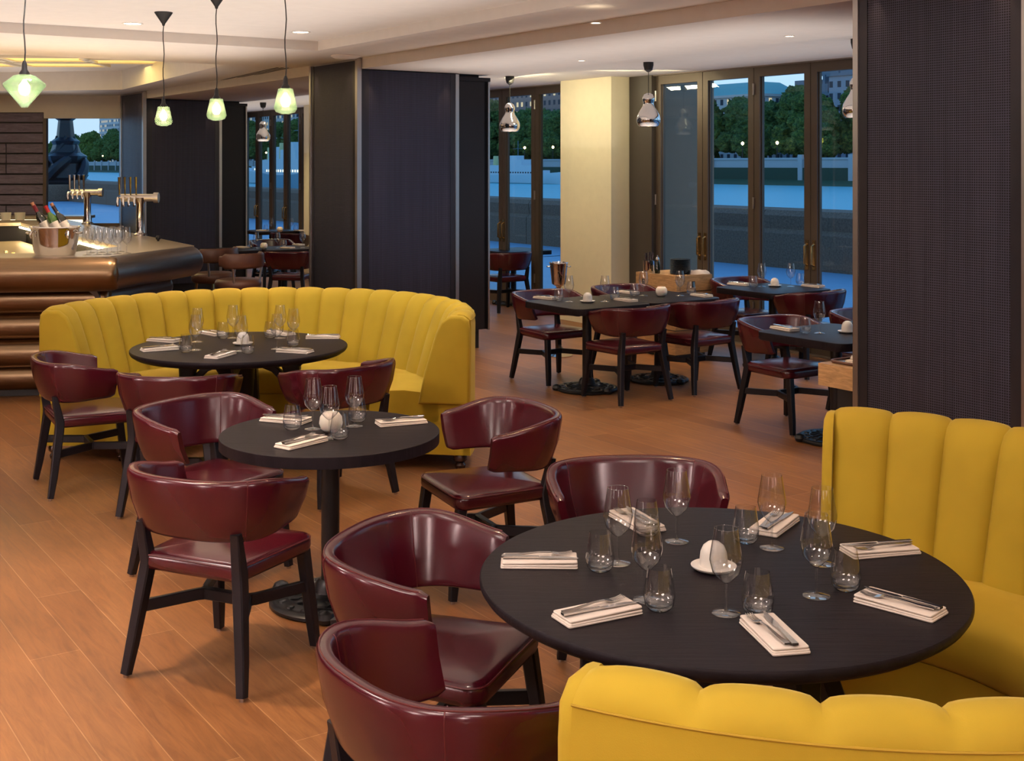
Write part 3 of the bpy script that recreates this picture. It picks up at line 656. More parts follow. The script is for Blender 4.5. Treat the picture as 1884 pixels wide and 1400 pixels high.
def chair(x, y, fx, fy, label, group): return place('chair', (x, y, 0), math.atan2(fy, fx)-PI/2, label, group)
chair(-1.10, 4.755, .40, .915, 'burgundy leather chair at the lower left, seen from behind, before the small round table', G_MID)
chair(-1.408, 5.82, .83, -.56, 'burgundy chair at the left of the small round table, its hollow back turned to us', G_MID)
chair(-.12, 5.71, -.90, -.42, 'burgundy chair standing right of the small round table with its seat in full view', G_MID)
chair(-1.842, 6.917, .09, 1.0, 'burgundy chair seen from behind at the front of the far round table', G_FAR)
chair(-2.534, 7.393, .87, .494, 'leftmost burgundy chair, drawn up to the left side of the far round table', G_FAR)
chair(-1.047, 7.19, -.695, .72, 'burgundy chair behind the small round table, turned towards the yellow banquette', G_FAR)
chair(-.22, 3.745, .93, -.37, 'burgundy chair in the middle foreground tucked under the left of the near round table', G_NEAR)
chair(-.11, 2.93, .80, .60, 'burgundy chair cut by the bottom edge, nearest to us', G_NEAR)
chair(.465, 4.52, .05, -1.0, 'burgundy chair on the far side of the near round table, facing us', G_NEAR)
u, v = Vector(U), Vector(V)
chair(.36, 10.96, *(-v), 'burgundy chair at the left end behind the joined square tables', G_SQ)
chair(.928, 10.086, *v, 'burgundy chair with its back to us at the left of the joined square tables', G_SQ)
chair(1.10, 11.47, *(-v), 'burgundy chair behind the joined square tables, mostly hidden by glasses', G_SQ)
chair(1.575, 10.545, *v, 'burgundy chair with its back to us at the right of the joined square tables', G_SQ)
chair(2.33, 12.22, *(-v), 'burgundy chair behind the window table beside the oak station', G_SQ)
chair(2.68, 11.28, *v, 'burgundy chair with its back to us at the window table', G_SQ)
chair(2.02, 9.03, *(-v), 'burgundy chair in full view left of the square table by the right column', G_SQ)
chair(2.82, 9.52, *(-v), 'burgundy chair partly hidden by the right column, behind the square table', G_SQ)
chair(2.62, 8.10, *v, 'burgundy chair almost hidden behind the right column', G_SQ)
chair(-.10, 16.15, *v, 'burgundy chair by the narrow window bay beside the black column', G_SQ)
chair(-2.93, 16.35, .10, 1.0, 'burgundy chair in the distance between the two columns, seen from behind', G_SQ)
chair(-3.58, 18.5, .5, -.85, 'distant burgundy chair behind the farther dining table, left of the others', G_SQ)
chair(-3.66, 20.6, .5, .85, 'most distant burgundy chair with its back to us by the far window', G_SQ)
chair(-2.55, 18.3, .5, -.85, 'distant burgundy chair beside the column, behind the second dining table', G_SQ)

# ---------------------------------------------------------------- tables
def iron_base(t, h, R=.265, r=.040):
    MB().lathe([(R, .0), (R, .012), (R*.96, .022), (R*.90, .024), (R*.86, .019), (R*.72, .026), (R*.70, .031), (R*.64, .027), (R*.45, .036), (R*.42, .042), (R*.36, .038), (.075, .048), (.062, .085), (r+.008, .10)], (0, 0, .006), 40).build('base_disc', M['iron'], t, 40)
    rel = MB()
    for k in range(16):
        a = 2*PI*k/16
        rel.lathe([(.020, 0), (.016, .008), (.004, .011)], (R*.79*math.cos(a), R*.79*math.sin(a), .026), 8)
        rel.tube([(R*.44*math.cos(a), R*.44*math.sin(a), .040), (R*.56*math.cos(a+.12), R*.56*math.sin(a+.12), .038), (R*.66*math.cos(a), R*.66*math.sin(a), .034)], .006, 5)
    rel.build('scroll_relief', M['iron'], t)
    for k in range(3):
        a = 2*PI*k/3+2.7; MB().lathe([(.012, 0), (.034, .006), (.040, .025), (.030, .045), (.010, .055)], (R*.99*math.cos(a), R*.99*math.sin(a), 0), 14).build('foot_knob', M['iron'], t)
    MB().cyl((0, 0, .09), r, h-.13, 24).build('post', M['iron'], t)
    MB().lathe([(.18, h-.045), (.18, h-.038), (.05, h-.055)][::-1], seg=20).build('top_plate', M['iron'], t)
TH = .745
def big_table(x, y, label, legrot):
    t = thing('round_table', label, 'table', (x, y, 0), 0, 'large round black ash tables'); R = .688
    MB().lathe([(R-.03, -.045), (R-.008, -.030), (R, -.018), (R, -.006), (R-.004, -.001), (R-.02, 0)], (0, 0, TH), 128).build('tabletop', M['ash_top'], t, 40)
    MB().slab(rrect(.62, .62, .12), TH-.085, TH-.045).build('apron', M['ash'], t)
    MB().cyl((0, 0, .22), .07, .44, 16, .10).build('hub', M['leg'], t)
    for k in range(4):
        a = legrot+k*PI/2; c, s = math.cos(a), math.sin(a)
        pts = [(r*c, r*s, z) for r, z in ((.57, .0), (.50, .14), (.40, .36), (.35, .52), (.33, .62), (.36, .70))]
        l = MB().bar(pts, [.055, .065, .075, .08, .09, .11], [.045, .05, .06, .075, .12, .20], (-s, c, 0))
        l.bar([(r*c, r*s, z) for r, z in ((.36, .46), (.22, .60), (.08, .66))], [.05, .06, .07], [.05, .045, .05], (-s, c, 0))
        l.build('leg', M['leg'], t, 30)
    return t
big_table(.595, 3.545, 'large round black table in the right foreground laid with seven places', math.radians(-62))
big_table(-1.758, 7.98, 'far round black table inside the curve of the yellow banquette', math.radians(-90))
t = thing('round_table', 'small round black pedestal table laid for three in the middle', 'table', (-.797, 5.415, 0))
MB().lathe([(.470, -.050), (.478, -.048), (.478, -.002), (.476, 0)], (0, 0, TH), 96).build('tabletop', M['ash_top'], t, 25); iron_base(t, TH-.01)
def square_table():
    t = thing('square_table', 'x', 'table', group='square black pedestal tables')
    MB().slab(rrect(.80, .80, .085), TH-.055, TH, .004).build('tabletop', M['ash_top'], t, 40); iron_base(t, TH-.01)
    return t
proto('sq', square_table())
for x, y, lab in ((.638, 10.504, 'left one of the two joined square black tables with white bowler dish'), (1.303, 10.955, 'right one of the two joined square black tables with round candle'),
                  (2.476, 11.706, 'square black table close to the river windows'), (2.256, 8.586, 'square black table half hidden by the right column'),
                  (3.01, 9.10, 'square black table behind the right column, only a corner in view'), (.02, 16.95, 'square table by the narrow window bay beside the black column'),
                  (-3.20, 17.35, 'nearer square table seen between the two columns'), (-3.95, 17.0, 'square table joined to the nearer far one, beside the bar end'), (-4.27, 21.9, 'farthest square table by the distant window')):
    place('sq', (x, y, 0), ROT, lab, 'square black pedestal tables')

# ---------------------------------------------------------------- banquettes
def banquette(cx, cy, a0, a1, label, nch=21):
    t = thing('banquette', label, 'banquette', (cx, cy, 0), 0, 'curved yellow velvet banquettes')
    RO, RI, ZT = 1.405, 1.255, .955; per = 12; N = nch*per
    prof = [(1.090, .42, 0.55), (1.110, .52, .9), (1.140, .62, 1), (1.182, .76, 1), (1.224, .88, 1), (1.250, .938, .8), (1.285, .974, .55), (1.330, .990, .5), (1.368, .984, .5), (1.396, .964, .4), (1.405, .945, 0)]
    nor = [(-1, 0), (-1, 0), (-1, 0), (-1, 0), (-.95, .2), (-.75, .65), (-.35, .93), (0, 1), (.45, .9), (.8, .5), (1, 0)]
    mb = MB(); loops = []
    for i in range(N+1):
        f = (i % per)/per if i < N else 0; b = math.sqrt(max(0, 1-(2*f-1)**2))**.9; a = a0+(a1-a0)*i/N; c, s = math.cos(a), math.sin(a); lp = []
        for (r, z, w), (nr, nz) in zip(prof, nor):
            d = (.038*b-.019)*w; lp.append(((r+nr*d)*c, (r+nr*d)*s, z+nz*d))
        loops.append(lp)
    mb.loft(loops, closed=False, cap=False)
    for idx, sg in ((0, 1), (-1, -1)):                            # close the ends of the channels
        lp = loops[idx]; a = a0 if idx == 0 else a1; c, s = math.cos(a), math.sin(a)
        mb.add(lp+[(RO*c, RO*s, .40)], [tuple(range(len(lp)+1))[::sg]])
    bk = mb.build('backrest', M['velvet'], t, 60)
    ns = 72; A = [a0+(a1-a0)*i/ns for i in range(ns+1)]
    MB().loft([[(r*math.cos(a), r*math.sin(a), z) for r, z in ((RO, .945), (RO+.004, .90), (RO, .10), (1.36, .10), (1.36, .945))] for a in A]).build('outer_back', M['velvet'], t, 40)
    MB().tube([((RO+.003)*math.cos(a), (RO+.003)*math.sin(a), .945) for a in A], .0025, 6).build('piping', M['velvet_dark'], bk)
    # padded end panels
    for a, sg in ((a0, -1), (a1, 1)):
        c, s = math.cos(a), math.sin(a); dx, dy = -s*sg, c*sg
        pr = [(1.075, .42), (1.115, .62), (1.190, .86), (1.228, .935), (1.28, .975), (1.36, .975), (1.398, .945), (RO, .88), (RO, .42)]
        lo = []
        for k, (o, sh) in enumerate(((0, 1), (.018, 1.0), (.032, .95), (.037, .86))):
            mr, mz = 1.27, .68; lo.append([((mr+(r-mr)*sh)*c+dx*o, (mr+(r-mr)*sh)*s+dy*o, mz+(z-mz)*(sh*.5+.5)) for r, z in pr])
        MB().loft(lo).build('end_panel', M['velvet'], t, 50)
    # seat, and the upholstered base under it
    sp = [(1.20, .30), (1.20, .48), (1.12, .490), (.98, .502), (.84, .495), (.782, .476), (.758, .440), (.752, .37), (.762, .315), (.775, .30)]
    lo = []; ns2 = 96
    for i in range(ns2+1):
        a = a0+(a1-a0)*i/ns2; f = abs(math.sin(PI*5*i/ns2))**.35; e = min(1, min(i, ns2-i)/2+.6)
        lo.append([(r*math.cos(a), r*math.sin(a), z-(.006*(1-f) if .76 < r < 1.15 and z > .44 else 0)) for r, z in sp])
    MB().loft(lo).build('seat', M['velvet'], t, 50)
    MB().loft([[(r*math.cos(a), r*math.sin(a), z) for r, z in ((.79, .10), (.78, .296), (1.40, .296), (1.40, .10))] for a in A]).build('seat_base', M['velvet'], t, 50)
    MB().loft([[(r*math.cos(a), r*math.sin(a), z) for r, z in ((1.10, .29), (1.10, .45), (1.403, .45), (1.403, .29))] for a in A]).build('back_base', M['velvet'], t, 50)
    for a in [a0+(a1-a0)*k for k in (.012, .25, .5, .75, .988)]:
        for r in (.88, 1.33):
            MB().lathe([(.022, 0), (.03, .008), (.036, .03), (.024, .045), (.042, .06), (.044, .08), (.034, .10)], (r*math.cos(a), r*math.sin(a), 0), 16).build('turned_foot', dark_wood, t)
    return t
dark_wood = plain('dark_turned_wood', (.035, .014, .010), .25)
banquette(.80, 3.45, math.radians(-119.5), math.radians(71), 'nearest curved yellow velvet banquette, wrapping the large round table at the right')
banquette(-1.645, 7.93, math.radians(-9.5), math.radians(178), 'far curved yellow velvet banquette behind the dining tables')
# ---------------------------------------------------------------- bar
bar = thing('bar_counter', 'long bar fronted by stacked fat horizontal bronze tubes with a pewter top', 'bar counter', (0, 0, 0))
ZB = 1.165
A_, B_, C_, D_ = Vector((-6.6, 9.50)), Vector((-3.22, 9.98)), Vector((-2.86, 11.45)), Vector((-6.05, 16.8))
H_ = [Vector((-6.6, 10.12)), Vector((-3.78, 10.52)), Vector((-3.62, 11.35)), Vector((-6.35, 15.95))]
top = MB()
o_ = [A_+Vector((0, .10)), B_+Vector((-.08, .10)), C_+Vector((-.09, .0)), D_, Vector((-7.0, 16.6))]; 
strips = [([o_[0], o_[1], H_[1], H_[0]]), ([o_[1], o_[2], H_[2], H_[1]]), ([o_[2], o_[3], H_[3], H_[2]]), ([o_[3], o_[4], Vector((-7.0, 15.6)), H_[3]])]
for q in strips: top.add([(p.x, p.y, ZB-.04) for p in q]+[(p.x, p.y, ZB) for p in q], [(3, 2, 1, 0), (4, 5, 6, 7), (0, 1, 5, 4), (1, 2, 6, 5), (2, 3, 7, 6), (3, 0, 4, 7)])
top.build('countertop', M['counter'], bar, None)
def fat_tube(name, a, b, z, r, mat, round_end=True):
    d = (b-a).normalized(); L = (b-a).length; seg = 32; lo = []
    sd = Vector((d.y, -d.x)); ks = [(0, 1.0)]+([(L-.07, 1.0), (L-.04, .97), (L-.018, .90), (L-.004, .76), (L, .60)] if round_end else [(L, 1.0)])
    for l, k in ks:
        p = a+d*l; lo.append([(p.x+sd.x*r*k*math.cos(2*PI*j/seg), p.y+sd.y*r*k*math.cos(2*PI*j/seg), z+r*k*math.sin(2*PI*j/seg)) for j in range(seg)])
    return MB().loft(lo).build(name, mat, bar, 40)
levels = [(ZB-.142, .142, .00, 0), (.800, .118, .20, .10), (.585, .118, .20, .10), (.365, .118, .17, .08), (.165, .105, .20, .10)]
def inset2(p, q, k): d = (q-p).normalized(); return Vector((-d.y, d.x))*k
for i, (z, r, ins, cut) in enumerate(levels):
    n1 = inset2(A_, B_, ins+.12); fat_tube('bronze_tube', A_+n1, B_+n1-(B_-A_).normalized()*(cut-.02), z, r, M['bronze'])
    n2 = inset2(B_, C_, ins+.12); dd = (C_-B_).normalized(); fat_tube('pewter_tube', B_+n2+dd*(.04+ins*.4), C_+n2-dd*(cut*1.6), z, r*.985, M['pewter'])
    n3 = inset2(C_, D_, ins+.14); d3 = (D_-C_).normalized(); fat_tube('pewter_tube', D_+n3, C_+n3+d3*(.10+ins), z, r*.97, M['pewter'], True)
st = MB()
st.tube([(*(A_+inset2(A_, B_, .33)), .915), (*(B_+inset2(A_, B_, .33)-Vector((.1, 0))), .915)], .02, 6)
for k in range(34):
    p = A_+(B_-A_)*(k/34)+inset2(A_, B_, .24); st.lathe([(.010, 0), (.008, .006), (.002, .009)], (p.x, p.y, .925), 6)
st.build('riveted_strip', M['bronze'], bar)
body = MB(); pts = [A_+inset2(A_, B_, .36), B_+Vector((-.38, .32)), C_+Vector((-.46, -.04)), D_+Vector((-.30, -.2)), Vector((-6.75, 15.9)), H_[3]+Vector((.05, .05)), H_[2]+Vector((.03, .0)), H_[1]+Vector((.03, -.03)), H_[0]+Vector((0, -.03))]
fs_ = [tuple(range(len(pts)))]; n = len(pts)
tri = tessellate_polygon([[Vector((p.x, p.y, 0)) for p in pts]])
body.add([(p.x, p.y, .0) for p in pts]+[(p.x, p.y, ZB-.05) for p in pts], [(i, (i+1) % n, (i+1) % n+n, i+n) for i in range(n)]+[tuple(x+n for x in t_) for t_ in tri])
body.build('bar_body', M['black'], bar, None)
# lit inner work shelf and its strip light
wk = MB(); L2 = [H_[1]+Vector((-.02, .02)), H_[2]+Vector((-.02, 0)), H_[3]+Vector((0, -.02)), Vector((-6.9, 15.6)), Vector((-6.55, 14.9)), Vector((-4.25, 11.3)), Vector((-4.3, 10.98)), Vector((-6.6, 10.7)), H_[0]]
tri = tessellate_polygon([[Vector((p.x, p.y, 0)) for p in L2]]); wk.add([(p.x, p.y, .93) for p in L2]+[(p.x, p.y, .90) for p in L2], [t_ for t_ in tri]+[(i, (i+1) % len(L2), (i+1) % len(L2)+len(L2), i+len(L2)) for i in range(len(L2))])
wk.build('work_shelf', plain('pale_steel_shelf', (.62, .50, .34), .35, .5), bar, None)
led = MB()
for a, b in ((H_[0], H_[1]), (H_[1], H_[2]), (H_[2], H_[3])):
    n_ = inset2(a, b, .012); led.tube([(*(a+n_), ZB-.06), (*(b+n_), ZB-.06)], .012, 6)
led.build('strip_light', M['led'], bar)
light('bar_glow', 'AREA', (-4.35, 11.3, 1.13), 110, (1, .72, .34), (0, 0, 0), shape='RECTANGLE', size=1.2, size_y=.6)
# back bar under the boards
bbk = thing('back_bar', 'back bar shelf with a warm strip of light under the dark boards', 'counter', (0, 0, 0))
MB().b(-9.8, -6.3, 17.3, 18.3, 0, .86).b(-9.8, -6.3, 18.25, 18.5, .86, 1.12).build('cabinet', M['black'], bbk, None)
MB().b(-9.8, -6.25, 17.25, 18.3, .86, .90).b(-9.8, -6.25, 18.0, 18.5, 1.12, 1.16).build('worktop', M['counter'], bbk, None)
MB().b(-9.8, -6.35, 18.225, 18.25, .90, 1.10).build('lit_splashback', emis('lit_splashback', (1, .80, .45), 3.0), bbk, None)
for i, x in enumerate((-7.22, -7.02)):
    t = thing('tall_glass_vase', 'frosted tall white jug at the left of the back bar' if i == 0 else 'frosted tall white jug nearer the ice bucket on the back bar', 'jug', (x, 17.6, .90), group='tall white jugs')
    MB().lathe([(.0, .0), (.055, .0), (.06, .01), (.055, .18), (.075, .33), (.07, .33), (.05, .18), (.05, .02), (0, .02)], seg=18, cap=False).build('body', M['candle'], t)
# beer taps
def tap_proto():
    t = thing('beer_tap', 'x', 'beer tap')
    MB().lathe([(.07, 0), (.07, .015), (.048, .03), (.042, .06), (.042, .33), (.05, .36), (.06, .40)], seg=24).build('column', M['steel'], t)
    MB().tube([(-.20, 0, .40), (.14, 0, .40)], .04, 16).tube([(.14, 0, .40), (.19, 0, .40)], .055, 16).build('cross_tube', M['brushed'], t)
    for k in range(4):
        x = -.21+k*.058; h = MB().tube([(x, -.03, .43), (x, -.035, .49)], .010, 8).tube([(x, -.035, .49), (x, -.04, .62)], [.012, .017], 8); h.build('tap_handle', M['chrome'], t)
        MB().tube([(x, 0, .40), (x, -.09, .40), (x, -.11, .37), (x, -.11, .31)], .013, 8).build('spout', M['chrome'], t)
    return t
proto('tap', tap_proto())
place('tap', (-3.93, 13.05, ZB), .05, 'polished beer tap with four handles on the bar, nearer the screened column', 'beer taps on the bar')
place('tap', (-5.35, 15.55, ZB), .05, 'polished beer tap with four handles farther back, above the ice bucket', 'beer taps on the bar')
t = thing('bottle_opener', 'tiny black knob standing on the bar top before the nearer beer tap', 'knob', (-3.47, 12.1, ZB)); MB().lathe([(.012, 0), (.012, .01), (.024, .022), (.026, .04), (.014, .055)], seg=12).build('cap', M['black'], t)
# ice bucket with bottles
bx, by = -3.80, 10.26
t = thing('ice_bucket', 'large oval steel ice bucket on the bar holding three wine bottles', 'ice bucket', (bx, by, ZB)); bm_ = MB()
pr = [(.150, .004), (.155, .0), (.165, .012), (.185, .10), (.197, .215), (.203, .228), (.212, .232), (.206, .238), (.197, .234), (.190, .215), (.178, .10), (.158, .02), (0.01, .02)]
bm_.loft([[(r*math.cos(2*PI*j/48), r*.78*math.sin(2*PI*j/48), z) for j in range(48)] for r, z in pr]); bm_.build('body', M['chrome'], t)
for sx in (-1, 1): MB().tube([(sx*.195+sx*.035*math.sin(a), -.02+.04*math.cos(a), .185) for a in [i*PI/8 for i in range(9)]], .008, 8).tube([(sx*.15, -.11, .2), (sx*.153, -.135, .17), (sx*.15, -.12, .15)], .01, 8).build('ring_handle', M['steel'], t)
ic = MB(); ri = random.Random(3)
for k in range(26):
    a = ri.uniform(0, 6.28); rr = .15*math.sqrt(ri.random()); ic.box((rr*math.cos(a), rr*.75*math.sin(a), .195+ri.uniform(0, .02)), (.03, .03, .03), ri.uniform(0, 3))
tag(ic.build('ice_cubes', M['glass'], None, None, (bx, by, ZB)), 'ice cubes heaped inside the steel bucket', 'ice', kind='stuff')
def bottle(mat, foil, cork, loc, tilt, az, lab, L=.30):
    t = thing('wine_bottle', lab, 'bottle', loc, 0, 'wine bottles in the ice bucket'); t.rotation_euler = (tilt*math.cos(az), tilt*math.sin(az), 0)
    MB().lathe([(.0, 0), (.034, 0), (.038, .006), (.038, .17), (.034, .195), (.018, .225), (.0145, .24), (.0145, .295), (0, .295)], seg=24, cap=False).build('glass_body', mat, t)
    MB().lathe([(.0152, .238), (.0155, .29), (.0165, .292), (.0165, .300), (.0, .300)], seg=16, cap=False).build('foil', foil, t)
    MB().lathe([(.0385, .06), (.0388, .065), (.0388, .14), (.0385, .145)], seg=24, cap=False).build('label', M['paper'], t)
    if cork: MB().cyl((0, 0, .298), .013, .03, 12, .016).build('cork', M['cork'], t)
bottle(M['bottle'], plain('burgundy_foil', (.20, .02, .03), .35), True, (bx-.02, by-.02, ZB+.150), -.50, PI/2+.15, 'dark wine bottle with a burgundy foil and cork, leftmost in the ice bucket')
bottle(M['bottle_green'], M['red_foil'], False, (bx+.07, by-.03, ZB+.145), -.50, PI/2-.08, 'green wine bottle with a bright red foil in the middle of the ice bucket')
bottle(M['bottle'], plain('black_foil', (.03, .02, .02), .35), True, (bx+.14, by-.0, ZB+.150), -.55, PI/2, 'dark wine bottle with a bare cork, rightmost in the ice bucket')
# bottles in the speed rail
rb = random.Random(9)
for k in range(9):
    x = -5.35+k*.13; y = 10.62+rb.uniform(0, .15)+.10*(k % 2)
    t = thing('spirit_bottle', 'dark spirit bottle on the work shelf inside the bar', 'bottle', (x, y, .93), 0, 'bottles inside the bar')
    h = rb.uniform(.20, .28); MB().lathe([(0, 0), (.036, 0), (.038, .01), (.038, h*.6), (.016, h*.78), (.014, h), (0, h)], seg=14, cap=False).build('glass_body', M['bottle'], t)
    MB().lathe([(.0385, h*.15), (.0388, h*.45)], seg=14, cap=False).build('label', M['paper'], t); MB().cyl((0, 0, h), .015, .02, 10).build('cap', M['red_foil'] if k % 3 == 0 else M['brass'], t)
# bar stools
def stool_proto():
    t = thing('bar_stool', 'x', 'bar stool'); H = .78
    MB().lathe([(.0, H-.10), (.205, H-.10), (.225, H-.08), (.23, H-.04), (.215, H-.006), (.18, H+.004), (0, H+.008)], seg=36, cap=False).build('seat', M['brown_leather'], t, 60)
    lo = []
    for i in range(25):
        a = PI*(1.0+i/24)*1.0; k = 1 if 1 < i < 23 else .7; r = .245; c, s = math.cos(a), math.sin(a); h = .075*k; th = .022*k
        lo.append([((r+th*math.cos(b))*c, (r+th*math.cos(b))*s*.92, H+.19+h*(abs(math.sin(b))**.5)*(1 if math.sin(b) > 0 else -1)) for b in [2*PI*j/12 for j in range(12)]])
    MB().loft(lo).build('backrest', M['brown_leather'], t, 60)
    for sx in (-1, 1): MB().tube([(sx*.20, -.13, H+.13), (sx*.17, -.12, H-.05)], .012, 8).build('back_post', M['brushed'], t)
    for k in range(4):
        a = PI/4+k*PI/2; MB().tube([(.17*math.cos(a), .17*math.sin(a), H-.09), (.23*math.cos(a), .23*math.sin(a), 0)], .014, 8).build('leg', M['brass'], t)
    MB().tube([(.205*math.cos(i*PI/12), .205*math.sin(i*PI/12), .30) for i in range(25)], .010, 8).build('foot_ring', M['brass'], t)
    return t
proto('stool', stool_proto())
place('stool', (-2.72, 12.25, 0), 1.0, 'brown leather bar stool nearest the end of the bar, its round seat in view', 'bar stools')
place('stool', (-3.14, 12.98, 0), 1.0, 'brown leather bar stool second from the end of the bar', 'bar stools')

# ---------------------------------------------------------------- pendants
def fabric_cord(mb, x0, z0, z1, wob=.004):
    return mb.tube([(wob*math.sin(i*1.3), wob*.5*math.cos(i), lerp(z0, z1, i/10)) for i in range(11)], .0035, 6)
def green_pendant(x, y, zb, shape, label):
    t = thing('glass_pendant', label, 'pendant lamp', (x, y, zb), 0, 'green pressed glass pendants'); H = .145
    MB().lathe([(.065, ZA-zb), (.066, ZA-zb-.004), (.012, ZA-zb-.085), (.008, ZA-zb-.10), (.0, ZA-zb-.10)], seg=24, cap=False).build('ceiling_cone', M['black'], t)
    fabric_cord(MB(), 0, H+.06, ZA-zb-.09).build('cord', M['black'], t)
    MB().lathe([(.006, .075), (.012, .06), (.014, .03), (.026, .012), (.026, 0), (.0, 0)][::-1], (0, 0, H-.005), 16, cap=False).build('lamp_holder', M['iron'], t)
    pr = [(.030, H), (.040, H-.003), (.043, H-.018), (.060, .050), (.063, .034), (.052, .012), (.02, 0), (0, 0)] if shape == 0 else [(.030, H+.0), (.050, H-.005), (.098, H-.045), (.099, H-.058), (.015, -.02), (0, -.022)]
    if shape == 0: inn = [(r*.90, z+(.004 if z < .03 else 0)) for r, z in pr[:-1]]+[(0, .004)]
    else: inn = [(r*.92, z+(.006 if z < .03 else 0)) for r, z in pr[:-1]]+[(0, -.010)]
    g = MB(); g.lathe(pr, seg=96, flute=24, fa=.030, cap=False); g.lathe(inn, seg=48, cap=False); g.build('glass_shade', M['green_glass'], t, 180)
    MB().lathe([(0, .0), (.018, .004), (.028, .025), (.026, .05), (.012, .07), (.008, .08)], (0, 0, H-.105), 12).build('bulb', M['bulb'], t)
    light('pendant_light', 'POINT', (x, y, zb+.07), 6, (1, .72, .42), shadow_soft_size=.03)
green_pendant(-2.45, 6.2, 2.225, 1, 'diamond-shaped green glass pendant lamp hanging at the far left')
green_pendant(-2.57, 9.10, 2.20, 0, 'smallest green glass pendant, second from the left, before the far column')
green_pendant(-1.94, 8.10, 2.205, 0, 'green glass pendant third from the left, between the two columns')
green_pendant(-1.27, 6.92, 2.20, 0, 'rightmost green glass pendant, beside the tall perforated column')
def gourd(q, px, label):
    r_ = (px-CXP)/FPX; Y = q/(U[0]*r_+U[1]); x = r_*Y; zb = 2.30
    t = thing('chrome_pendant', label, 'pendant lamp', (x, Y, zb), 0, 'mirror chrome gourd pendants'); R = .122
    MB().lathe([(.0, Z1-zb), (.052, Z1-zb), (.052, Z1-zb-.03), (.040, Z1-zb-.08), (.012, Z1-zb-.10), (0, Z1-zb-.10)], seg=24, cap=False).build('ceiling_cup', M['black'], t)
    MB().tube([(0, 0, Z1-zb-.09), (0, 0, .33)], .004, 6).build('cord', M['black'], t)
    pr = [(.090, 0), (.105, .012), (.119, .045), (.122, .075), (.112, .115), (.085, .165), (.062, .20), (.053, .225), (.055, .245), (.062, .268), (.060, .295), (.045, .322), (.018, .335), (0, .337)]
    sh = MB().lathe(pr+[], seg=48, cap=False); sh.lathe([(r*.96, z+.003) for r, z in pr[:-1]]+[(0, .33)], seg=48, cap=False); sh.build('gourd_shade', M['chrome'], t, 180)
    MB().lathe([(.0, .0), (.082, .0), (.082, .006), (0, .006)], (0, 0, .008), 32, cap=False).build('diffuser', emis('pendant_diffuser', (1, .78, .42), 7), t)
    light('pendant_light', 'SPOT', (x, Y, zb-.005), 26, (1, .74, .42), spot_size=math.radians(130), spot_blend=.8, shadow_soft_size=.06)
gourd(8.15, 1193, 'mirror chrome gourd pendant in front of the cream pier')
gourd(8.10, 938, 'mirror chrome gourd pendant just right of the black column')
gourd(8.05, 1577, 'mirror chrome gourd pendant cut off by the right column')
gourd(8.15, 484, 'most distant chrome gourd pendant, between the two columns')

# ---------------------------------------------------------------- tableware prototypes
def wine_proto():
    t = thing('wine_glass', 'x', 'wine glass')
    MB().lathe([(.031, .222), (.0425, .150), (.0435, .138), (.036, .108), (.016, .086), (.005, .078)], seg=28, cap=False).build('bowl', M['glass'], t, 180)
    MB().lathe([(.0045, .080), (.0034, .060), (.0034, .020), (.006, .008), (.036, .002), (.0375, .0005), (.036, 0), (0, 0)], seg=24, cap=False).build('stem', M['glass'], t, 60)
    MB().lathe([(.0306, .2215), (.0316, .2225), (.0306, .2235)], seg=28, cap=False).build('rim', M['glass'], t, 180)
    return t
proto('wine', wine_proto())
def tumbler_proto():
    t = thing('tumbler', 'x', 'tumbler')
    MB().lathe([(.031, .112), (.040, .060), (.0425, .038), (.038, .014), (.028, .002), (0, .001)], seg=28, cap=False).build('bowl', M['glass'], t, 180)
    MB().lathe([(0, .012), (.025, .013), (.036, .020), (.0405, .038)], seg=28, cap=False).build('thick_base', M['glass'], t, 180)
    return t
proto('tumbler', tumbler_proto())
def napkin_proto():
    t = thing('napkin', 'x', 'napkin'); rn = random.Random(2)
    for k, (w, d, ox, oz) in enumerate(((.225, .098, 0, 0), (.222, .096, .001, .006), (.219, .093, .002, .012))):
        o = rrect(w, d, .006, 2, ox, 0); mb = MB().slab(o, oz, oz+.0058, .0026)
        mb.v = [(x, y, z+.0010*math.sin(x*40+k*2)*(1 if z > .002 else 0)+(.0025*max(0, x*8) if k == 2 else 0)) for x, y, z in mb.v]
        mb.build('folded_layer', M['linen'], t, 50)
    return t
proto('napkin', napkin_proto())
def fork_proto():
    t = thing('fork', 'x', 'fork'); z = .0022
    h = MB().bar([(-.10, 0, z+.001), (-.06, 0, z+.001), (.0, 0, z+.006), (.035, 0, z+.005)], [.016, .013, .007, .007], [.003, .003, .003, .003], (0, 1, 0))
    h.bar([(.035, 0, z+.005), (.045, 0, z+.002), (.058, 0, z)], [.008, .022, .024], .0025, (0, 1, 0)); h.build('handle', M['steel'], t, 40)
    for k in range(4): MB().bar([(.056, -.0095+k*.0063, z), (.080, -.0095+k*.0063, z+.001), (.098, -.0090+k*.006, z+.005)], [.0036, .0032, .002], .0022, (0, 1, 0)).build('tine', M['steel'], t, 40)
    return t
proto('fork', fork_proto())
def knife_proto():
    t = thing('knife', 'x', 'knife'); z = .003
    MB().bar([(-.11, 0, z+.001), (-.06, 0, z+.001), (.0, 0, z+.001)], [.017, .014, .010], [.006, .006, .005], (0, 1, 0)).build('handle', M['steel'], t, 40)
    MB().bar([(.0, 0, z), (.02, .001, z), (.08, .002, z), (.115, -.003, z)], [.010, .018, .017, .004], .0018, (0, 1, 0)).build('blade', M['steel'], t, 40)
    return t
proto('knife', knife_proto())
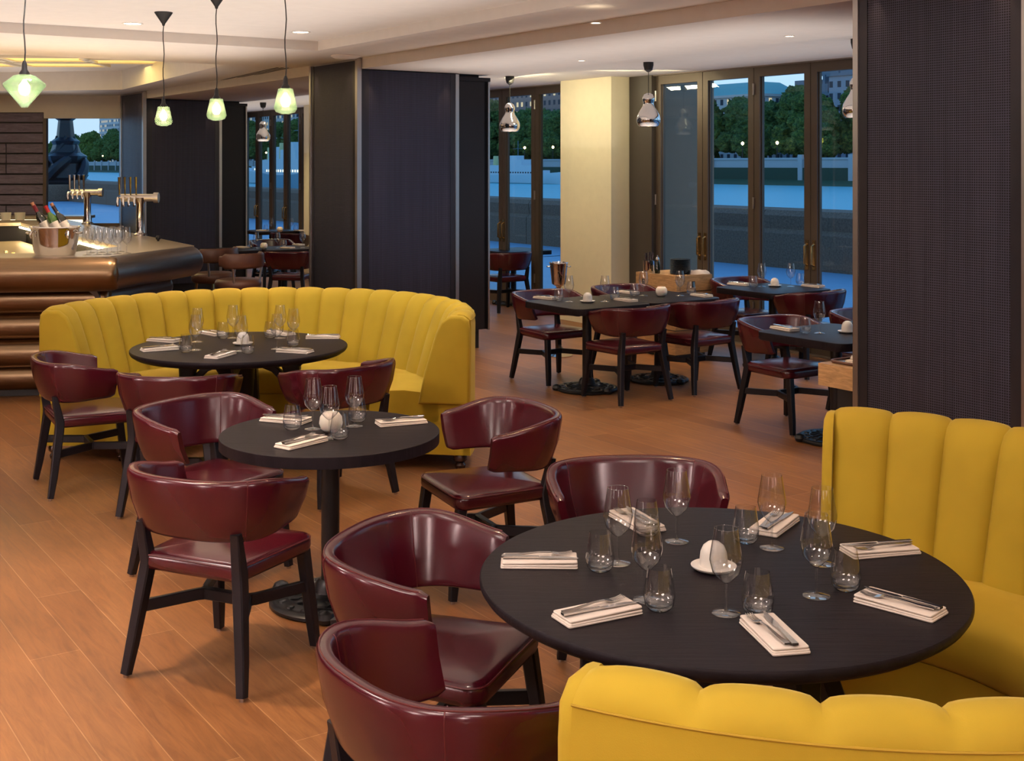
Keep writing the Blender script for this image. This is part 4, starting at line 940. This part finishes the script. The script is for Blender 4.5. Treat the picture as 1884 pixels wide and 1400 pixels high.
def hat_proto():
    t = thing('bowler_hat_dish', 'x', 'dish')
    MB().lathe([(0, .004), (.052, .002), (.064, .010), (.066, .014), (.060, .013), (.046, .010), (.040, .012)], seg=36, cap=False).build('brim', M['white_porcelain'], t, 60)
    MB().lathe([(.040, .011), (.0405, .030), (.038, .052), (.030, .070), (.016, .081), (0, .084)], seg=36, cap=False).build('crown', M['white_porcelain'], t, 60)
    return t
proto('hat', hat_proto())
def candle_proto():
    t = thing('candle_holder', 'x', 'candle holder')
    MB().lathe([(0, 0), (.026, 0), (.044, .014), (.052, .038), (.048, .066), (.034, .084), (.030, .085), (.028, .080), (0, .060)], seg=32, cap=False).build('glass_ball', M['candle'], t, 60)
    return t
proto('candle', candle_proto())
TB = TH+.0003
def item(kind, px, py, lab, group, z=TB, rz=0): 
    p = F(px, py, z); return place(kind, (p.x, p.y, z), rz, lab, group)
def setting(x0, y0, x1, y1, where, tname, flip=0, cut=True, order=(0, 1)):
    """napkin lying from one seen end to the other, with the fork and knife on it"""
    a, b = F(x0, y0, TB), F(x1, y1, TB); c = (a+b)/2; r = math.atan2(b.y-a.y, b.x-a.x)+(PI if flip else 0)
    place('napkin', (c.x, c.y, TB), r, 'folded white napkin '+where, 'napkins on the '+tname)
    if cut:
        zn = TB+.0208; nx, ny = -math.sin(r), math.cos(r); k = 1 if order == (0, 1) else -1
        zn += .0006; f = place('fork', (c.x+nx*.017*k, c.y+ny*.017*k, zn), r+.10*k, 'steel fork on the napkin '+where, 'forks on the '+tname)
        g = place('knife', (c.x-nx*.014*k, c.y-ny*.014*k, zn), r-.05*k, 'steel knife on the napkin '+where, 'knives on the '+tname)
# near round table
N1 = 'near round table'
setting(912, 1037, 1072, 1038, 'at the left edge of the near round table', N1)
setting(1205, 982, 1140, 945, 'at the back left of the near round table', N1)
setting(1396, 990, 1452, 950, 'at the back right of the near round table', N1)
setting(1545, 1022, 1692, 1010, 'at the right rear of the near round table', N1, 1)
setting(1572, 1096, 1745, 1142, 'at the right front of the near round table', N1, 1)
setting(1388, 1140, 1462, 1210, 'at the very front of the near round table', N1, 1)
setting(1012, 1150, 1182, 1116, 'at the front left of the near round table', N1)
for px, py, l in ((1137, 1036, 'back left'), (1190, 1103, 'left of centre'), (1245, 996, 'back middle and tallest in view'), (1336, 1128, 'front middle, before the bowler dish'),
                  (1420, 1008, 'back right of centre'), (1502, 1096, 'right of centre'), (1513, 1037, 'right rear')):
    item('wine', px, py, 'empty wine glass on the near round table, '+l, 'wine glasses on the near round table')
for px, py, l in ((1104, 1050, 'at the left'), (1213, 1122, 'before the left wine glass'), (1394, 1130, 'at the front touching the napkin'), (1556, 1085, 'at the right'), (1372, 998, 'at the back right'), (1190, 985, 'at the back left, behind a wine glass')):
    item('tumbler', px, py, 'clear stemless tumbler on the near round table, '+l, 'tumblers on the near round table')
item('hat', 1313, 1048, 'white bowler-hat-shaped dish in the middle of the near round table', 'white bowler hat dishes')
# small round table
N2 = 'small round table'
setting(478, 771, 574, 779, 'at the back left of the small round table', N2)
setting(507, 829, 600, 806, 'at the front of the small round table', N2)
setting(690, 783, 786, 775, 'at the right of the small round table', N2, 1)
for px, py, l in ((576, 789, 'left'), (606, 806, 'middle, before the white ball'), (652, 784, 'right')): item('wine', px, py, 'empty wine glass on the small round table, '+l, 'wine glasses on the small round table')
for px, py, l in ((538, 790, 'at the left'), (625, 808, 'at the front'), (657.5, 776, 'at the right rear')): item('tumbler', px, py, 'clear stemless tumbler on the small round table, '+l, 'tumblers on the small round table')
item('candle', 609, 794, 'round white candle ball in the middle of the small round table', 'white candle balls')
# far round table
N3 = 'far round table'
for x0, y0, x1, y1, l, fl in ((274, 626, 330, 630, 'at the left rear of the far round table', 0), (254, 647, 332, 641, 'at the left of the far round table', 0), (378, 663, 432, 648, 'at the front of the far round table', 0),
                              (509, 646, 577, 650, 'at the right front of the far round table', 1), (559, 622, 630, 622, 'at the right of the far round table', 1), (370, 611, 411, 619, 'at the back left of the far round table', 0), (502, 612, 532, 617, 'at the back right of the far round table', 1)):
    setting(x0, y0, x1, y1, l, N3, fl)
for px, py, l in ((360, 644, 'front of the left pair'), (363, 629, 'rear of the left pair'), (428.6, 622, 'back middle'), (443.5, 646, 'front middle beside the bowler dish'), (509.6, 642, 'front of the right group'), (515.4, 622, 'rear of the right group'), (540, 630, 'rightmost')):
    item('wine', px, py, 'empty wine glass on the far round table, '+l, 'wine glasses on the far round table')
for px, py, l in ((342, 648, 'at the left'), (410, 622.5, 'at the back'), (456, 650, 'before the bowler dish'), (496.7, 621.5, 'at the back right'), (539.5, 637, 'at the right')):
    item('tumbler', px, py, 'clear stemless tumbler on the far round table, '+l, 'tumblers on the far round table')
item('hat', 447, 634, 'white bowler-hat-shaped dish in the middle of the far round table', 'white bowler hat dishes')
# square tables
N4 = 'square tables'
for x0, y0, x1, y1, l in ((984, 547.5, 1024, 551.5, 'at the left end of the joined square tables'), (1140, 537, 1170, 541, 'at the rear middle of the joined square tables'), (1127, 550, 1176, 557, 'at the front middle of the joined square tables'), (1266, 541, 1316, 549, 'at the right end of the joined square tables'),
                          (1340, 522.5, 1380, 525.5, 'at the left of the window table'), (1472, 525, 1520, 530, 'at the right of the window table'), (1420, 602, 1468, 611, 'on the square table by the right column')):
    setting(x0, y0, x1, y1, l, N4)
for px, py, l in ((1046.8, 555, 'leftmost on the joined square tables'), (1113, 555, 'second from the left on the joined square tables'), (1184, 544, 'before the cream pier on the joined square tables'), (1251, 544, 'rightmost on the joined square tables, below the stacked plates'),
                  (1401.7, 527.3, 'left one on the window table'), (1454.8, 527.3, 'right one on the window table'), (1507.6, 613, 'on the square table by the right column')):
    item('wine', px, py, 'empty wine glass, '+l, 'wine glasses on the square tables')
for px, py, l in ((1028, 553, 'leftmost on the joined square tables'), (1131, 551.5, 'at the middle of the joined square tables'), (1167, 544, 'behind the middle napkin on the joined square tables'), (1271.6, 541, 'rightmost on the joined square tables'),
                  (1385.7, 528.4, 'left one on the window table'), (1472, 523.6, 'right one on the window table'), (1481.6, 613, 'on the square table by the right column')):
    item('tumbler', px, py, 'clear stemless tumbler, '+l, 'tumblers on the square tables')
item('hat', 1081, 556, 'white bowler-hat-shaped dish on the left joined square table', 'white bowler hat dishes')
item('hat', 1425.5, 527, 'white bowler-hat-shaped dish on the window table', 'white bowler hat dishes')
item('hat', 1559, 612, 'white bowler-hat-shaped dish on the square table by the right column', 'white bowler hat dishes')
item('candle', 1217, 545, 'round white candle ball on the joined square tables', 'white candle balls')
# far tables between the columns
for px, py, l in ((471.4, 457, 'left one on the nearer far table'), (510.6, 456.6, 'middle one on the nearer far table'), (557, 456, 'right one on the nearer far table beside the column'), (499, 424.5, 'left one on the farthest table'), (536, 424.5, 'right one on the farthest table')):
    item('wine', px, py, 'distant wine glass, '+l, 'wine glasses on the distant tables')
for px, py, l in ((460, 456, 'left one on the nearer far table'), (522.6, 456, 'right one on the nearer far table'), (489, 425, 'left one on the farthest table'), (544, 425, 'right one on the farthest table')):
    item('tumbler', px, py, 'distant tumbler, '+l, 'tumblers on the distant tables')
for x0, y0, x1, y1, l in ((438, 455, 455, 456.5, 'at the left of the nearer far table'), (518, 456, 540, 457.5, 'at the front of the nearer far table'), (541, 450, 558, 452, 'at the right of the nearer far table'), (476, 424.5, 490, 425, 'on the left of the farthest table'), (545, 424.5, 560, 425, 'on the right of the farthest table')):
    setting(x0, y0, x1, y1, l, 'distant tables', 0, False)
item('candle', 485.5, 458, 'white candle ball on the nearer far table', 'white candle balls'); item('candle', 515, 426.5, 'white candle ball on the farthest table', 'white candle balls')
# row of glasses on the bar
for i, (px, py) in enumerate(((160, 469), (179, 468.5), (197, 468), (216, 467), (233, 466), (167, 465), (186, 464.5), (205, 464), (221, 463))):
    p = F(px, py, ZB)
    place('wine', (p.x, p.y, ZB), 0, 'wine glass in the %s row on the bar, %s' % (('front', ('leftmost', 'second from the left', 'in the middle', 'fourth from the left', 'rightmost')[i]) if i < 5 else ('rear', ('leftmost', 'second from the left', 'third from the left', 'rightmost')[i-5])), 'wine glasses in rows on the bar').scale = (1.0, 1.0, 1.0)

# ---------------------------------------------------------------- service stations
p0 = Vector((1.615, 12.1, 0)); t = thing('oak_station', 'pale oak service station against the window pier holding plates', 'sideboard', p0, ROT)
MB().b(0, .47, 0, .62, .50, .82).b(0, .47, .02, .60, .04, .50).build('cabinet', M['oak'], t, None)
gr = MB()
for z in (.66, .50, .28): gr.b(-.003, .473, -.003, .623, z-.004, z+.004)
gr.build('shadow_gap', M['black'], t, None)
MB().b(-.004, .0, .48, .52, .70, .76).b(.20, .24, -.004, .0, .70, .76).b(.20, .24, -.004, 0, .36, .40).build('finger_hole', M['black'], t, None)
MB().b(.05, .42, .05, .57, .0, .05).build('plinth', M['black'], t, None)
zt = .82
def onst(dx, dy): w = QS(dx, dy); return (p0.x+w.x, p0.y+w.y, zt)
for k in range(13):
    x, y, z = onst(.20, .17); t = thing('black_plate', 'black dinner plate%s in the stack on the oak station' % (', topmost' if k == 12 else ''), 'plate', (x, y, z+.0115*k), 0, 'stacked black plates')
    MB().lathe([(0, 0), (.07, 0), (.085, .003), (.105, .010), (.106, .0125), (.10, .0115), (.08, .006), (0, .005)], seg=36, cap=False).build('plate_body', plain('black_glaze', (.015, .02, .03), .15) if k == 0 else bpy.data.materials['black_glaze'], t)
x, y, z = onst(.07, .50); t = thing('cutlery_jar', 'steel jar crammed with cutlery on the oak station', 'jar', (x, y, z)); MB().lathe([(.0, 0), (.05, 0), (.055, .01), (.058, .12), (.054, .12), (.05, .012), (0, .01)], seg=24, cap=False).build('jar_body', M['chrome'], t)
rk = random.Random(4)
for k in range(8):
    a = k*.8; MB().bar([(.02*math.cos(a), .02*math.sin(a), .02), (.04*math.cos(a), .04*math.sin(a), .19+rk.uniform(0, .025))], [.006, .014], .003, (1, 0, 0)).build('cutlery_handle', M['steel'], t)
for i, (dx, dy) in enumerate(((.10, .40), (.05, .345))):
    x, y, z = onst(dx, dy); t = thing('pepper_mill', ('left' if i == 0 else 'right')+' black mill with a steel top beside the stacked plates', 'pepper mill', (x, y, z), 0, 'black mills on the oak station')
    MB().lathe([(0, 0), (.026, 0), (.027, .01), (.025, .11), (.016, .13), (0, .13)], seg=18, cap=False).build('mill_body', M['bottle'], t); MB().lathe([(.016, .13), (.02, .14), (.012, .158), (.003, .165), (.006, .175), (0, .18)], seg=14, cap=False).build('mill_top', M['steel'], t)
x, y, z = onst(.36, .10); t = thing('folded_cloth', 'crumpled white cloth at the right end of the oak station', 'cloth', (x, y, z))
cl = MB(); 
cl.loft([[(.13*math.cos(a)*(1-.12*k)*(1+.12*math.sin(3*a+k)), .07*math.sin(a)*(1-.12*k)*(1+.1*math.cos(5*a)), .012*k+.004*math.sin(4*a+k)) for a in [2*PI*j/30 for j in range(30)]] for k in range(4)]).build('fabric', M['linen'], t, 60)
p1 = QS(5.58, 4.70); t = thing('oak_side_station', 'pale oak shelf unit with a tray, close behind the right column', 'sideboard', p1, ROT)
MB().b(0, .80, 0, .30, .62, .75).build('oak_top', M['oak'], t, None); MB().b(.12, .75, .04, .26, 0, .62).build('pedestal', M['black'], t, None)
w = QS(.24, .15); tr_ = thing('tray', 'dark rimmed tray with folded napkins on the oak shelf by the right column', 'tray', (p1.x+w.x, p1.y+w.y, .75), ROT)
MB().slab(rrect(.36, .24, .04), 0, .006).build('tray_base', M['brown_leather'], tr_); MB().tube([(x, y, .012) for x, y in rrect(.36, .24, .04)+rrect(.36, .24, .04)[:1]], .008, 8).build('tray_rim', M['brown_leather'], tr_)
for k in range(3):
    w = QS(.20+.05*k, .13+.02*k); place('napkin', (p1.x+w.x, p1.y+w.y, .757+.02*k), ROT+.2*k, 'folded white napkin %s on the tray by the right column' % ('at the bottom', 'in the middle', 'on top')[k], 'napkins on the tray')
w = QS(.10, .14); place('fork', (p1.x+w.x, p1.y+w.y, .757), ROT+1.4, 'fork on the tray by the right column', 'forks on the tray')
# champagne bucket on its stand
bp = AT(1028, 500, 12.35); t = thing('champagne_stand', 'golden-looking steel champagne bucket on a slim stand beside the cream pier', 'wine bucket', (bp.x, bp.y, 0))
MB().lathe([(0, .0), (.14, .0), (.14, .012), (.03, .03), (.014, .05), (.012, .66), (.03, .70), (.06, .715), (0, .72)], seg=24, cap=False).build('stand', M['steel'], t)
MB().lathe([(0, .72), (.066, .72), (.070, .73), (.090, .925), (.098, .932), (.094, .938), (.086, .93), (.068, .74), (0, .735)], seg=32, cap=False).build('bucket', M['chrome'], t)
for sx in (-1, 1): MB().tube([(sx*(.088+.03*math.sin(a)), .025*math.cos(a), .895) for a in [i*PI/6 for i in range(7)]], .006, 8).build('handle', M['steel'], t)
# distant shelf with books beside the middle column, and the chair draped with a cloth
sp_ = Vector((-2.62, 17.9, 0)); t = thing('bookcase', 'low black bookcase partly hidden behind the middle column', 'bookcase', sp_, 0)
MB().b(-.02, .0, -.15, .15, 0, .72).b(.80, .82, -.15, .15, 0, .72).build('side', M['black'], t, None)
for z in (.02, .26, .50, .71): MB().b(0, .80, -.15, .15, z-.012, z+.012).build('shelf', M['black'], t, None)
rk = random.Random(8); cols = [(.5, .45, .38), (.45, .16, .08), (.10, .22, .22), (.6, .5, .3), (.25, .22, .2)]
for k in range(12):
    h = rk.uniform(.17, .21); t = thing('book', ('pale', 'orange', 'teal', 'yellowish', 'grey')[k % 5]+' book standing on the low shelf of the distant bookcase', 'book', (sp_.x+.05+k*.058, sp_.y-.02, .272), 0, 'books in the distant bookcase')
    MB().b(-.024, .024, -.09, .09, 0, h).build('cover', plain('book_cover_%d' % (k % 5), cols[k % 5], .6) if k < 5 else bpy.data.materials['book_cover_%d' % (k % 5)], t, None); MB().b(-.019, .019, -.086, .092, .003, h-.003).build('pages', M['paper'], t, None)
